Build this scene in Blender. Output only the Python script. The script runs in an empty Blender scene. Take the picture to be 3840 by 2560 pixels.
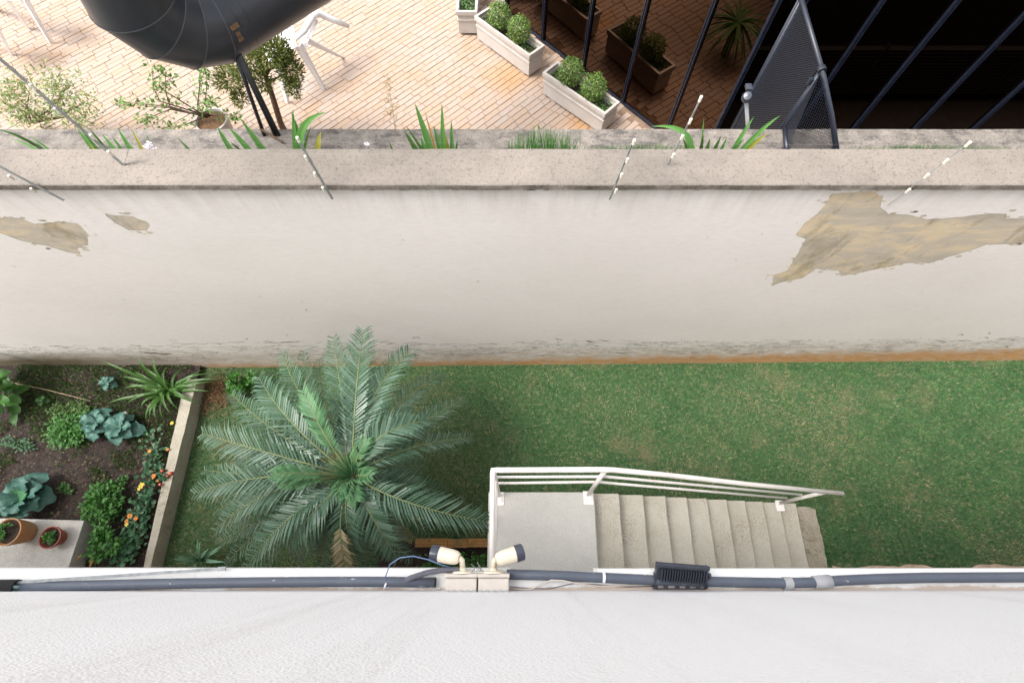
import bpy, bmesh, math, random
import numpy as np
from mathutils import Vector, Matrix, noise
from mathutils.geometry import tessellate_polygon

random.seed(11)
rng = np.random.default_rng(5)
S = bpy.context.scene
COL = S.collection
R = math.radians

# ------------------------------------------------------------------ camera
FPX, NAD, CAMZ = 1860.0, 770.0, 7.0
TILT = math.atan2(NAD, FPX)
cam = bpy.data.cameras.new('camera')
cam.sensor_fit = 'HORIZONTAL'
cam.sensor_width = 36
cam.lens = FPX / 3840 * 36
cam.clip_start = 0.02
cam.clip_end = 500
camo = bpy.data.objects.new('camera', cam)
COL.objects.link(camo)
camo.location = (0, 0, CAMZ)
camo.rotation_euler = (TILT, 0, 0)
S.camera = camo

# ------------------------------------------------------------------ sky, sun, exposure
SUN_DIR = Vector((-0.46, -0.15, 0.86)).normalized()      # towards the sun
w = bpy.data.worlds.new('World')
S.world = w
w.use_nodes = True
wn = w.node_tree
bg = wn.nodes['Background']
sky = wn.nodes.new('ShaderNodeTexSky')
sky.sky_type = 'NISHITA'
sky.sun_disc = False
sky.sun_elevation = math.asin(SUN_DIR.z)
sky.sun_rotation = math.atan2(SUN_DIR.x, SUN_DIR.y)
sky.air_density = 1.0
sky.dust_density = 4.0
sky.ozone_density = 1.0
hs = wn.nodes.new('ShaderNodeHueSaturation')
hs.inputs['Saturation'].default_value = 0.22
wn.links.new(sky.outputs[0], hs.inputs['Color'])
wn.links.new(hs.outputs[0], bg.inputs['Color'])
bg.inputs['Strength'].default_value = 0.15
sun = bpy.data.lights.new('sun', 'SUN')
sun.energy = 1.25
sun.angle = R(22)
sun.color = (1.0, 0.955, 0.90)
suno = bpy.data.objects.new('sun', sun)
COL.objects.link(suno)
suno.rotation_euler = SUN_DIR.to_track_quat('Z', 'Y').to_euler()
S.view_settings.view_transform = 'Standard'
S.view_settings.look = 'None'
S.view_settings.exposure = 1.6
S.view_settings.gamma = 1.0
S.view_settings.use_curve_mapping = False

# ------------------------------------------------------------------ measuring helpers (photo pixel -> point of the place)
CA, SA = math.cos(TILT), math.sin(TILT)


def ray(px, py):
    u, v = px - 1920.0, 1280.0 - py
    return Vector((u, SA * FPX + CA * v, -CA * FPX + SA * v))


def at(px, py, z):
    d = ray(px, py)
    return d * ((CAMZ - z) / -d.z) + Vector((0, 0, CAMZ))


def aty(px, py, y):
    d = ray(px, py)
    return d * (y / d.y) + Vector((0, 0, CAMZ))


def gz(x):                                     # the lawn climbs gently to the right
    return 0.027 * (x - 3.4)


# ------------------------------------------------------------------ materials
def new_mat(name):
    m = bpy.data.materials.new(name)
    m.use_nodes = True
    return m, m.node_tree, m.node_tree.nodes['Principled BSDF']


def N(nt, t, **kw):
    n = nt.nodes.new(t)
    for k, v in kw.items():
        if k in n.inputs:
            n.inputs[k].default_value = v
        else:
            setattr(n, k, v)
    return n


def ramp(nt, fac, stops):
    r = nt.nodes.new('ShaderNodeValToRGB')
    el = r.color_ramp.elements
    while len(el) < len(stops):
        el.new(0.5)
    for e, (p, c) in zip(el, stops):
        e.position = p
        e.color = (c[0], c[1], c[2], 1) if hasattr(c, '__len__') else (c, c, c, 1)
    nt.links.new(fac, r.inputs[0])
    return r.outputs[0]


def pos(nt, scale=(1, 1, 1), rot=0, off=(0, 0, 0), obj=False):
    m = nt.nodes.new('ShaderNodeMapping')
    m.inputs['Scale'].default_value = scale
    m.inputs['Rotation'].default_value = (0, 0, rot)
    m.inputs['Location'].default_value = off
    if obj:
        g = nt.nodes.new('ShaderNodeTexCoord')
        nt.links.new(g.outputs['Object'], m.inputs[0])
    else:
        g = nt.nodes.new('ShaderNodeNewGeometry')
        nt.links.new(g.outputs['Position'], m.inputs[0])
    return m.outputs[0]


def noi(nt, vec, scale, detail=6, rough=0.6, dist=0.0):
    n = nt.nodes.new('ShaderNodeTexNoise')
    n.inputs['Scale'].default_value = scale
    n.inputs['Detail'].default_value = detail
    n.inputs['Roughness'].default_value = rough
    n.inputs['Distortion'].default_value = dist
    nt.links.new(vec, n.inputs['Vector'])
    return n.outputs['Fac']


def mix(nt, fac, a, b, mode='MIX'):
    m = nt.nodes.new('ShaderNodeMix')
    m.data_type = 'RGBA'
    m.blend_type = mode
    for sock, v in ((m.inputs[0], fac), (m.inputs[6], a), (m.inputs[7], b)):
        if isinstance(v, (int, float)):
            sock.default_value = v if sock is m.inputs[0] else (v, v, v, 1)
        elif isinstance(v, tuple):
            sock.default_value = (v[0], v[1], v[2], 1)
        else:
            nt.links.new(v, sock)
    return m.outputs[2]


def mth(nt, op, a, b=None, c=None, clamp=False):
    m = nt.nodes.new('ShaderNodeMath')
    m.operation = op
    m.use_clamp = clamp
    for i, v in enumerate((a, b, c)):
        if v is None:
            continue
        if isinstance(v, (int, float)):
            m.inputs[i].default_value = v
        else:
            nt.links.new(v, m.inputs[i])
    return m.outputs[0]


def bump(nt, bs, h, strength=0.4, dist=0.01):
    b = nt.nodes.new('ShaderNodeBump')
    b.inputs['Strength'].default_value = strength
    b.inputs['Distance'].default_value = dist
    nt.links.new(h, b.inputs['Height'])
    nt.links.new(b.outputs[0], bs.inputs['Normal'])


def sep(nt):
    g = nt.nodes.new('ShaderNodeNewGeometry')
    s = nt.nodes.new('ShaderNodeSeparateXYZ')
    nt.links.new(g.outputs['Position'], s.inputs[0])
    return s.outputs


def simple(name, col, rough=0.6, var=0.15, scale=30, metal=0.0, bmp=0.0, spec=0.5, col2=None):
    m, nt, bs = new_mat(name)
    f = noi(nt, pos(nt), scale)
    c2 = col2 or tuple(c * (1 - var) for c in col)
    c = ramp(nt, f, [(0.35, c2), (0.65, col)])
    nt.links.new(c, bs.inputs['Base Color'])
    bs.inputs['Roughness'].default_value = rough
    bs.inputs['Metallic'].default_value = metal
    bs.inputs['Specular IOR Level'].default_value = spec
    if bmp:
        bump(nt, bs, noi(nt, pos(nt), scale * 3), bmp, 0.004)
    return m


def leafmat(name, cols, rough=0.5, trans=0.25, patch=None):
    """each leaf is an island with a tint of its own; some light comes through it"""
    m, nt, bs = new_mat(name)
    g = nt.nodes.new('ShaderNodeNewGeometry')
    n = len(cols)
    c = ramp(nt, g.outputs['Random Per Island'], [(i / (n - 1), cc) for i, cc in enumerate(cols)])
    if patch:
        f = ramp(nt, noi(nt, pos(nt), patch[1], 3), [(0.45, 0.0), (0.62, 1.0)])
        c = mix(nt, f, c, patch[0])
    nt.links.new(c, bs.inputs['Base Color'])
    bs.inputs['Roughness'].default_value = rough
    bs.inputs['Specular IOR Level'].default_value = 0.35
    t = nt.nodes.new('ShaderNodeBsdfTranslucent')
    nt.links.new(c, t.inputs['Color'])
    mx = nt.nodes.new('ShaderNodeMixShader')
    mx.inputs[0].default_value = trans
    nt.links.new(bs.outputs[0], mx.inputs[1])
    nt.links.new(t.outputs[0], mx.inputs[2])
    nt.links.new(mx.outputs[0], nt.nodes['Material Output'].inputs[0])
    return m


M = {}


def make_materials():
    # --- old off-white render of the boundary wall, stained at foot and under the coping
    m, nt, bs = new_mat('old_white_render')
    x, y, z = sep(nt)
    big = noi(nt, pos(nt, (0.5, 1, 0.8)), 1.1, 4)
    base = ramp(nt, big, [(0.3, (0.75, 0.71, 0.68)), (0.55, (0.79, 0.75, 0.725)), (0.75, (0.80, 0.75, 0.73))])
    fine = noi(nt, pos(nt, (2, 1, 12)), 6, 8, 0.7)
    base = mix(nt, ramp(nt, fine, [(0.45, 0.0), (0.8, 0.35)]), base, (0.50, 0.47, 0.42))
    # ground height under the wall
    hgt = mth(nt, 'SUBTRACT', z, mth(nt, 'MULTIPLY_ADD', x, 0.027, -0.092))
    wob = noi(nt, pos(nt, (1.5, 1, 1.5)), 2.0, 8, 0.72)
    wob2 = noi(nt, pos(nt, (2.2, 1, 9)), 3.0, 8, 0.7)
    # flaked dirty belt at 0.1 .. 0.6 m
    belt = mth(nt, 'MULTIPLY', ramp(nt, mth(nt, 'ADD', hgt, mth(nt, 'MULTIPLY', wob, 0.35)), [(0.60, 1.0), (1.40, 0.0)]),
               ramp(nt, wob2, [(0.36, 0.0), (0.58, 1.0)]))
    base = mix(nt, mth(nt, 'MULTIPLY', belt, 0.7), base, (0.46, 0.36, 0.27))
    crk = noi(nt, pos(nt, (0.9, 1, 4)), 3.0, 9, 0.74, 0.6)
    crkm = ramp(nt, crk, [(0.475, 0.0), (0.5, 1.0), (0.525, 0.0)])
    zone = ramp(nt, mth(nt, 'ADD', hgt, mth(nt, 'MULTIPLY', wob, 0.25)), [(0.40, 0.0), (0.55, 1.0), (1.15, 1.0), (1.35, 0.0)])
    brk = ramp(nt, noi(nt, pos(nt, (0.9, 1, 2)), 2.1, 4), [(0.40, 0.0), (0.5, 1.0)])
    cm = mth(nt, 'MULTIPLY', mth(nt, 'MULTIPLY', crkm, zone), brk)
    base = mix(nt, mth(nt, 'MULTIPLY', cm, 0.9), base, (0.13, 0.10, 0.075))
    # orange earth splashed on the foot
    oz = mth(nt, 'ADD', hgt, mth(nt, 'MULTIPLY_ADD', wob, 0.62, mth(nt, 'MULTIPLY_ADD', x, -0.028, -0.22)))
    om = ramp(nt, oz, [(0.20, 1.0), (0.44, 0.0)])
    ocol = ramp(nt, wob2, [(0.3, (0.30, 0.14, 0.045)), (0.5, (0.60, 0.28, 0.08)), (0.7, (0.64, 0.42, 0.22))])
    rag = ramp(nt, noi(nt, pos(nt, (1.6, 1, 4.5)), 4.0, 8, 0.75, 0.4), [(0.34, 0.45), (0.54, 1.0)])
    base = mix(nt, mth(nt, 'MULTIPLY', mth(nt, 'MULTIPLY', om, rag), 0.92), base, ocol)
    # damp moss on the far left foot
    lm = mth(nt, 'MULTIPLY', ramp(nt, x, [(0.0, 1.0), (1.0, 0.0)]), 1.0)
    lmx = mth(nt, 'MULTIPLY', mth(nt, 'MULTIPLY_ADD', x, -0.42, -1.75, True),
              ramp(nt, mth(nt, 'ADD', hgt, mth(nt, 'MULTIPLY', wob, 0.4)), [(0.55, 1.0), (0.95, 0.0)]))
    base = mix(nt, mth(nt, 'MULTIPLY', lmx, 0.9), base, (0.10, 0.075, 0.035))
    # grime running from the coping
    st = noi(nt, pos(nt, (5, 1, 0.45)), 2.0, 6, 0.7)
    tz = mth(nt, 'MULTIPLY', ramp(nt, mth(nt, 'MULTIPLY_ADD', z, 1.0, -3.3), [(0.15, 0.0), (0.62, 1.0)]),
             ramp(nt, st, [(0.42, 0.0), (0.68, 1.0)]))
    base = mix(nt, mth(nt, 'MULTIPLY', tz, 0.32), base, (0.38, 0.30, 0.22))
    nt.links.new(base, bs.inputs['Base Color'])
    bs.inputs['Roughness'].default_value = 0.9
    bs.inputs['Specular IOR Level'].default_value = 0.15
    hb = mth(nt, 'ADD', mth(nt, 'MULTIPLY', wob2, mth(nt, 'ADD', belt, 0.25)), mth(nt, 'MULTIPLY', fine, 0.3))
    bump(nt, bs, hb, 0.5, 0.012)
    M['render'] = m

    # --- bare mortar where the render came off
    m, nt, bs = new_mat('bare_mortar')
    a = noi(nt, pos(nt, (0.8, 1, 2.0), 0), 2.2, 9, 0.72, 0.5)
    c = ramp(nt, a, [(0.30, (0.40, 0.35, 0.285)), (0.50, (0.51, 0.45, 0.365)), (0.57, (0.62, 0.51, 0.355)), (0.70, (0.68, 0.56, 0.39))])
    b = noi(nt, pos(nt, (2.2, 1, 0.9)), 1.5, 7, 0.75, 0.6)
    c = mix(nt, ramp(nt, b, [(0.54, 0.0), (0.68, 0.75)]), c, (0.23, 0.185, 0.10))
    nt.links.new(c, bs.inputs['Base Color'])
    bs.inputs['Roughness'].default_value = 0.95
    bump(nt, bs, noi(nt, pos(nt, (1, 1, 2)), 30, 8), 0.3, 0.006)
    M['mortar'] = m

    M['edge'] = simple('dark_broken_edge', (0.05, 0.042, 0.03), 0.95, 0.4, 20)  # near-black tone for the broken edges round each peeled patch
    # --- concrete coping
    def concrete(name, cols, spk, dark=None, scale=1.4, bmp=0.4, speck=None):
        m, nt, bs = new_mat(name)
        a = noi(nt, pos(nt), scale, 8, 0.7)
        c = ramp(nt, a, [(0.3, cols[0]), (0.5, cols[1]), (0.7, cols[2])])
        s = noi(nt, pos(nt), 55, 4, 0.7)
        c = mix(nt, ramp(nt, s, [(0.52, 0.0), (0.68, 0.8)]), c, spk)
        s2 = noi(nt, pos(nt), 120, 2, 0.5)
        c = mix(nt, ramp(nt, s2, [(0.28, 0.6), (0.42, 0.0)]), c, tuple(min(0.7, q * 1.3) for q in cols[2]))
        if dark:
            d = noi(nt, pos(nt, (0.9, 1.6, 1)), dark[1], 9, 0.75)
            c = mix(nt, ramp(nt, d, [(dark[2], 0.0), (dark[2] + 0.12, dark[3])]), c, dark[0])
        if speck:
            z1 = ramp(nt, noi(nt, pos(nt, (1, 1, 0.3), 0, (3.1, 0.4, 0)), 2.1, 4, 0.6), [(0.50, 0.0), (0.62, 1.0)])
            z2 = ramp(nt, noi(nt, pos(nt, (1.6, 1, 1)), 48, 5, 0.75), [(0.50, 0.0), (0.60, 1.0)])
            c = mix(nt, mth(nt, 'MULTIPLY', z1, mth(nt, 'MULTIPLY', z2, 0.55)), c, speck)
        nt.links.new(c, bs.inputs['Base Color'])
        bs.inputs['Roughness'].default_value = 0.92
        bs.inputs['Specular IOR Level'].default_value = 0.2
        bump(nt, bs, noi(nt, pos(nt), 45, 8, 0.75), bmp, 0.006)
        return m
    M['coping'] = concrete('weathered_coping', [(0.150, 0.132, 0.116), (0.198, 0.173, 0.150), (0.245, 0.214, 0.186)], (0.095, 0.080, 0.068),
                           ((0.22, 0.14, 0.08), 1.6, 0.64, 0.5))
    # drip edge of the coping: dirt plus edge shade painted into the colour
    M['drip'] = concrete('grimy_shaded_drip_edge', [(0.05, 0.045, 0.038), (0.17, 0.15, 0.125), (0.34, 0.31, 0.275)], (0.05, 0.045, 0.04), None, 4.5)
    M['lichen'] = concrete('lichen_parapet', [(0.12, 0.108, 0.098), (0.185, 0.165, 0.145), (0.27, 0.24, 0.21)], (0.07, 0.06, 0.057),
                           ((0.06, 0.053, 0.055), 6.5, 0.49, 0.75), 9.0, 1.0)
    M['stair'] = concrete('stair_concrete', [(0.38, 0.355, 0.295), (0.44, 0.415, 0.35), (0.48, 0.46, 0.405)], (0.34, 0.30, 0.25),
                          ((0.30, 0.24, 0.17), 2.6, 0.58, 0.4), 2.2, 0.25, (0.16, 0.095, 0.055))
    M['landing'] = concrete('landing_concrete', [(0.41, 0.40, 0.375), (0.455, 0.445, 0.415), (0.49, 0.475, 0.445)], (0.36, 0.35, 0.33), None, 3.0, 0.15)
    M['oldslab'] = concrete('mossy_slab', [(0.22, 0.19, 0.14), (0.30, 0.27, 0.21), (0.38, 0.34, 0.29)], (0.12, 0.10, 0.07),
                            ((0.13, 0.09, 0.05), 6, 0.52, 0.7), 5, 0.6)
    M['border'] = concrete('border_concrete', [(0.28, 0.25, 0.20), (0.36, 0.33, 0.27), (0.42, 0.39, 0.33)], (0.2, 0.18, 0.13),
                           ((0.10, 0.09, 0.05), 3.0, 0.56, 0.6), 3, 0.4)
    M['block'] = concrete('bench_concrete', [(0.33, 0.32, 0.29), (0.42, 0.41, 0.38), (0.50, 0.49, 0.46)], (0.26, 0.25, 0.22),
                          None, 4, 0.3)

    # --- roughcast of the camera's own building
    m, nt, bs = new_mat('white_roughcast')
    a = noi(nt, pos(nt, (1.6, 1, 0.22)), 1.5, 6, 0.65)
    c = ramp(nt, a, [(0.28, (0.82, 0.81, 0.81)), (0.5, (0.875, 0.87, 0.875)), (0.7, (0.88, 0.88, 0.885))])
    d = noi(nt, pos(nt, (2.2, 1, 0.12)), 1.6, 6, 0.7)
    dd = noi(nt, pos(nt), 90, 3, 0.7)
    f = mth(nt, 'MULTIPLY', ramp(nt, d, [(0.54, 0.0), (0.72, 0.45)]), ramp(nt, dd, [(0.42, 0.1), (0.60, 1.0)]))
    c = mix(nt, f, c, (0.48, 0.43, 0.40))
    nt.links.new(c, bs.inputs['Base Color'])
    bs.inputs['Roughness'].default_value = 0.9
    bs.inputs['Specular IOR Level'].default_value = 0.15
    v = nt.nodes.new('ShaderNodeTexVoronoi')
    v.inputs['Scale'].default_value = 160
    nt.links.new(pos(nt), v.inputs['Vector'])
    hh = mth(nt, 'ADD', mth(nt, 'MULTIPLY', v.outputs['Distance'], -0.7), noi(nt, pos(nt), 70, 6, 0.7))
    bump(nt, bs, hh, 0.65, 0.004)
    M['roughcast'] = m

    # --- painted ledge, raw mortar showing near the wall
    m, nt, bs = new_mat('ledge_paint')
    x, y, z = sep(nt)
    a = noi(nt, pos(nt, (1.2, 3, 1)), 1.6, 6, 0.7)
    e = mth(nt, 'MULTIPLY_ADD', y, -11.0, mth(nt, 'MULTIPLY_ADD', a, 1.2, -2.02))
    f = ramp(nt, e, [(0.25, 0.0), (0.36, 1.0)])
    c = mix(nt, f, (0.80, 0.79, 0.765), (0.50, 0.41, 0.34))
    c = mix(nt, ramp(nt, noi(nt, pos(nt), 24, 6, 0.7), [(0.55, 0.0), (0.8, 0.4)]), c, (0.46, 0.42, 0.38))
    nt.links.new(c, bs.inputs['Base Color'])
    bs.inputs['Roughness'].default_value = 0.8
    bump(nt, bs, noi(nt, pos(nt), 40, 6), 0.2, 0.004)
    M['ledge'] = m

    # --- soils
    m, nt, bs = new_mat('lawn_earth')
    a = noi(nt, pos(nt), 1.2, 6, 0.6)
    b = noi(nt, pos(nt), 22, 6, 0.7)
    c = ramp(nt, b, [(0.35, (0.022, 0.055, 0.020)), (0.55, (0.045, 0.09, 0.032)), (0.7, (0.20, 0.17, 0.09))])
    c = mix(nt, ramp(nt, a, [(0.55, 0.0), (0.7, 0.5)]), c, (0.17, 0.13, 0.075))
    nt.links.new(c, bs.inputs['Base Color'])
    bs.inputs['Roughness'].default_value = 1.0
    M['lawn'] = m
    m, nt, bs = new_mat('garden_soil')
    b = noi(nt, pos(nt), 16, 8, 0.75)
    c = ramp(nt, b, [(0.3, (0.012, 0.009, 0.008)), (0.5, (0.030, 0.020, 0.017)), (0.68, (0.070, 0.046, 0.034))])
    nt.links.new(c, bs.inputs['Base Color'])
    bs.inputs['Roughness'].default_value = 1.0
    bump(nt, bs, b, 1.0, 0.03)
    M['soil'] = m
    M['sand'] = simple('sandy_soil', (0.46, 0.34, 0.24), 1.0, 0.35, 12, bmp=0.6)
    M['potsoil'] = simple('potting_soil', (0.05, 0.035, 0.025), 1.0, 0.5, 60, bmp=0.8)
    M['mulch'] = simple('dry_mulch', (0.16, 0.085, 0.04), 1.0, 0.5, 40, bmp=0.8)

    # --- patio
    def tile(name, ca, cb, cc):
        m, nt, bs = new_mat(name)
        o = nt.nodes.new('ShaderNodeObjectInfo')
        g = nt.nodes.new('ShaderNodeNewGeometry')
        rnd = mth(nt, 'FRACT', mth(nt, 'ADD', o.outputs['Random'], g.outputs['Random Per Island']))
        c = ramp(nt, rnd, [(0.0, ca), (0.35, cb), (0.7, cc), (1.0, cb)])
        big = noi(nt, pos(nt, (1, 1, 1), R(-44.5)), 0.9, 4)
        c = mix(nt, ramp(nt, big, [(0.5, 0.0), (0.72, 0.6)]), c, (0.34, 0.30, 0.27))
        big2 = noi(nt, pos(nt), 1.7, 5)
        c = mix(nt, ramp(nt, big2, [(0.56, 0.0), (0.74, 0.55)]), c, (0.31, 0.18, 0.085))
        g2 = nt.nodes.new('ShaderNodeNewGeometry')
        for (sx, sy, sr) in ((1905, 290, .5), (2190, 465, .42)):
            q = at(sx, sy, 2.2)
            vm = nt.nodes.new('ShaderNodeVectorMath')
            vm.operation = 'DISTANCE'
            vm.inputs[1].default_value = q
            nt.links.new(g2.outputs['Position'], vm.inputs[0])
            sp = mth(nt, 'ADD', mth(nt, 'DIVIDE', vm.outputs['Value'], sr), mth(nt, 'MULTIPLY_ADD', big2, 1.4, -0.7))
            c = mix(nt, ramp(nt, sp, [(0.15, 0.75), (0.85, 0.0)]), c, (0.36, 0.19, 0.07))
        # streaks along the course and grey wear
        s = noi(nt, pos(nt, (3, 22, 1), R(-44.5)), 2.0, 6, 0.7)
        c = mix(nt, ramp(nt, s, [(0.5, 0.0), (0.75, 0.35)]), c, (0.25, 0.185, 0.14))
        nt.links.new(c, bs.inputs['Base Color'])
        bs.inputs['Roughness'].default_value = 0.75
        bump(nt, bs, noi(nt, pos(nt), 60, 6), 0.3, 0.004)
        return m
    M['tile'] = tile('terracotta_floor_brick', (0.345, 0.25, 0.19), (0.34, 0.265, 0.215), (0.35, 0.245, 0.17))
    M['grout'] = simple('patio_mortar', (0.23, 0.155, 0.105), 1.0, 0.4, 14)
    M['darkfloor'] = simple('shade_painted_side_yard', (0.035, 0.034, 0.034), 0.9, 0.4, 10)  # shade of the narrow yard painted into the floor colour
    M['parback'] = simple('shade_painted_masonry', (0.05, 0.048, 0.047), 0.9, 0.3, 8)  # shade behind the parapet painted in as a near-black back face
    M['iron'] = simple('black_grating', (0.06, 0.06, 0.062), 0.5, 0.2, 30)

    # --- metals, plastics, glass
    m, nt, bs = new_mat('tinted_mirror_glass')
    bs.inputs['Base Color'].default_value = (0.095, 0.058, 0.038, 1)
    bs.inputs['Metallic'].default_value = 1.0
    bs.inputs['Roughness'].default_value = 0.015
    bump(nt, bs, noi(nt, pos(nt), 1.3, 2), 0.02, 0.02)
    M['glass'] = m
    M['navy'] = simple('dark_blue_aluminium', (0.016, 0.020, 0.034), 0.25, 0.25, 18, spec=0.6)
    M['navymesh'] = simple('dark_blue_steel', (0.020, 0.025, 0.038), 0.4, 0.3, 30)
    M['duct'] = simple('black_coated_duct', (0.026, 0.029, 0.036), 0.32, 0.3, 5, bmp=0.04, spec=0.5)
    M['seam'] = simple('duct_seam', (0.055, 0.06, 0.07), 0.35, 0.2, 12)
    M['blacktube'] = simple('black_rubber_tube', (0.018, 0.019, 0.022), 0.4, 0.3, 20)
    M['rust'] = simple('rusty_tag', (0.16, 0.09, 0.045), 0.8, 0.4, 60)
    M['galv'] = simple('galvanised_steel', (0.36, 0.37, 0.355), 0.5, 0.4, 22, metal=0.1)
    M['wire'] = simple('fence_wire', (0.26, 0.25, 0.24), 0.5, 0.2, 30)
    M['insul'] = simple('cream_insulator', (0.70, 0.66, 0.55), 0.5, 0.15, 30)
    m, nt, bs = new_mat('white_railing_paint')
    f = noi(nt, pos(nt), 7, 6, 0.7)
    c = ramp(nt, noi(nt, pos(nt), 4, 4), [(0.3, (0.70, 0.64, 0.60)), (0.6, (0.80, 0.77, 0.74))])
    c = mix(nt, ramp(nt, f, [(0.66, 0.0), (0.70, 0.9)]), c, (0.42, 0.20, 0.13))
    nt.links.new(c, bs.inputs['Base Color'])
    bs.inputs['Roughness'].default_value = 0.45
    M['railing'] = m
    M['plastic'] = simple('white_plastic', (0.82, 0.82, 0.83), 0.4, 0.06, 8)
    M['planter'] = simple('white_planter_paint', (0.46, 0.42, 0.385), 0.6, 0.10, 7, bmp=0.1)
    M['cream'] = simple('cream_plastic', (0.74, 0.66, 0.52), 0.5, 0.08, 20)
    M['boxpl'] = simple('grey_beige_plastic', (0.60, 0.54, 0.47), 0.55, 0.08, 25, bmp=0.05)
    M['lens'] = simple('dark_blue_visor', (0.045, 0.052, 0.075), 0.3, 0.2, 20)
    m, nt, bs = new_mat('slate_blue_conduit')
    c = ramp(nt, noi(nt, pos(nt), 9, 4), [(0.3, (0.072, 0.086, 0.115)), (0.7, (0.096, 0.11, 0.14))])
    f = noi(nt, pos(nt, (0.5, 1, 1)), 20, 6, 0.7)
    c = mix(nt, ramp(nt, f, [(0.655, 0.0), (0.675, 1.0)]), c, (0.70, 0.68, 0.64))
    nt.links.new(c, bs.inputs['Base Color'])
    bs.inputs['Roughness'].default_value = 0.5
    M['conduit'] = m
    M['clip'] = simple('grey_clip', (0.38, 0.38, 0.39), 0.6, 0.15, 30)
    M['corr'] = simple('grey_corrugated_hose', (0.13, 0.13, 0.16), 0.5, 0.2, 30)
    M['black'] = simple('black_interior', (0.01, 0.01, 0.01), 0.9, 0.1, 10)
    M['bluecable'] = simple('blue_cable', (0.12, 0.19, 0.34), 0.45, 0.1, 20)
    M['tealcable'] = simple('grey_green_cable', (0.16, 0.25, 0.23), 0.45, 0.2, 20)
    M['palecable'] = simple('pale_cable', (0.66, 0.58, 0.50), 0.5, 0.1, 20)
    M['led'] = simple('charcoal_aluminium', (0.055, 0.062, 0.082), 0.35, 0.25, 20, metal=0.2)
    M['bar'] = simple('paint_flecked_bar', (0.17, 0.19, 0.20), 0.5, 0.1, 30, col2=(0.30, 0.31, 0.31))
    M['terra'] = simple('terracotta', (0.40, 0.17, 0.07), 0.85, 0.3, 14, bmp=0.2, col2=(0.30, 0.20, 0.10))
    M['terra2'] = simple('red_brown_clay', (0.28, 0.075, 0.05), 0.7, 0.3, 20, bmp=0.1)
    M['timber'] = simple('orange_timber', (0.42, 0.20, 0.06), 0.8, 0.4, 9, bmp=0.4, col2=(0.20, 0.13, 0.045))
    M['bark'] = simple('bark', (0.14, 0.085, 0.05), 0.95, 0.45, 35, bmp=0.8)
    M['twig'] = simple('thin_twig', (0.20, 0.13, 0.085), 0.95, 0.4, 40)
    M['stick'] = simple('pale_cane', (0.36, 0.27, 0.17), 0.9, 0.3, 20)
    M['lowerwall'] = simple('painted_plinth', (0.62, 0.58, 0.52), 0.9, 0.15, 4, bmp=0.2)

    # --- leaves
    M['cycad'] = leafmat('cycad_leaflet', [(0.036, 0.082, 0.048), (0.070, 0.132, 0.084), (0.130, 0.20, 0.148), (0.050, 0.105, 0.056), (0.095, 0.165, 0.112)], 0.35, 0.08)
    M['cycadyoung'] = leafmat('young_cycad_leaflet', [(0.06, 0.16, 0.065), (0.085, 0.20, 0.085), (0.12, 0.24, 0.11)], 0.45, 0.25)
    M['cycaddry'] = leafmat('dry_cycad_leaflet', [(0.42, 0.31, 0.19), (0.16, 0.18, 0.08), (0.50, 0.39, 0.26), (0.08, 0.13, 0.06)], 0.7, 0.15)
    M['rachis'] = simple('frond_rachis', (0.17, 0.21, 0.085), 0.6, 0.35, 12)
    M['strap'] = leafmat('strap_leaf', [(0.06, 0.19, 0.04), (0.10, 0.26, 0.06), (0.16, 0.33, 0.09)], 0.4, 0.3)
    M['strapdark'] = leafmat('dark_strap_leaf', [(0.022, 0.065, 0.016), (0.045, 0.115, 0.022), (0.10, 0.19, 0.045)], 0.4, 0.2)
    M['strapyel'] = leafmat('yellow_strap_leaf', [(0.34, 0.36, 0.05), (0.42, 0.38, 0.07)], 0.5, 0.3)
    M['strapdry'] = leafmat('dried_strap_leaf', [(0.46, 0.24, 0.06), (0.55, 0.33, 0.11)], 0.7, 0.2)
    M['agave'] = leafmat('grey_green_leaf', [(0.16, 0.30, 0.19), (0.22, 0.38, 0.26)], 0.5, 0.15)
    M['kale'] = leafmat('blue_green_leaf', [(0.040, 0.115, 0.090), (0.060, 0.155, 0.125), (0.095, 0.215, 0.18)], 0.5, 0.12)
    M['kaleheart'] = leafmat('cabbage_heart_leaf', [(0.07, 0.23, 0.10), (0.10, 0.28, 0.13)], 0.5, 0.2)
    M['veins'] = simple('pale_leaf_vein', (0.17, 0.27, 0.21), 0.6, 0.1, 20)
    M['herb'] = leafmat('herb_leaf', [(0.030, 0.11, 0.020), (0.055, 0.17, 0.03), (0.10, 0.26, 0.055)], 0.5, 0.25)
    M['tall'] = leafmat('bright_broad_leaf', [(0.030, 0.11, 0.018), (0.055, 0.165, 0.028), (0.09, 0.23, 0.045)], 0.45, 0.25)
    M['ivy'] = leafmat('dark_round_leaf', [(0.022, 0.075, 0.030), (0.04, 0.115, 0.05), (0.07, 0.17, 0.08)], 0.45, 0.2)
    M['box'] = leafmat('boxwood_leaf', [(0.06, 0.12, 0.025), (0.14, 0.23, 0.05), (0.26, 0.37, 0.10)], 0.5, 0.25)
    M['cover'] = leafmat('planter_cover_leaf', [(0.03, 0.09, 0.02), (0.06, 0.16, 0.03), (0.11, 0.22, 0.06)], 0.5, 0.25)
    M['conifer'] = leafmat('conifer_spray', [(0.055, 0.085, 0.012), (0.11, 0.145, 0.024), (0.20, 0.22, 0.05)], 0.6, 0.25)
    M['pale'] = leafmat('pale_shrub_leaf', [(0.11, 0.20, 0.06), (0.20, 0.30, 0.10), (0.32, 0.38, 0.14), (0.30, 0.21, 0.08)], 0.5, 0.3)
    M['shrub'] = leafmat('shrub_leaf', [(0.07, 0.16, 0.03), (0.12, 0.24, 0.055), (0.20, 0.31, 0.09)], 0.5, 0.3)
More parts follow.
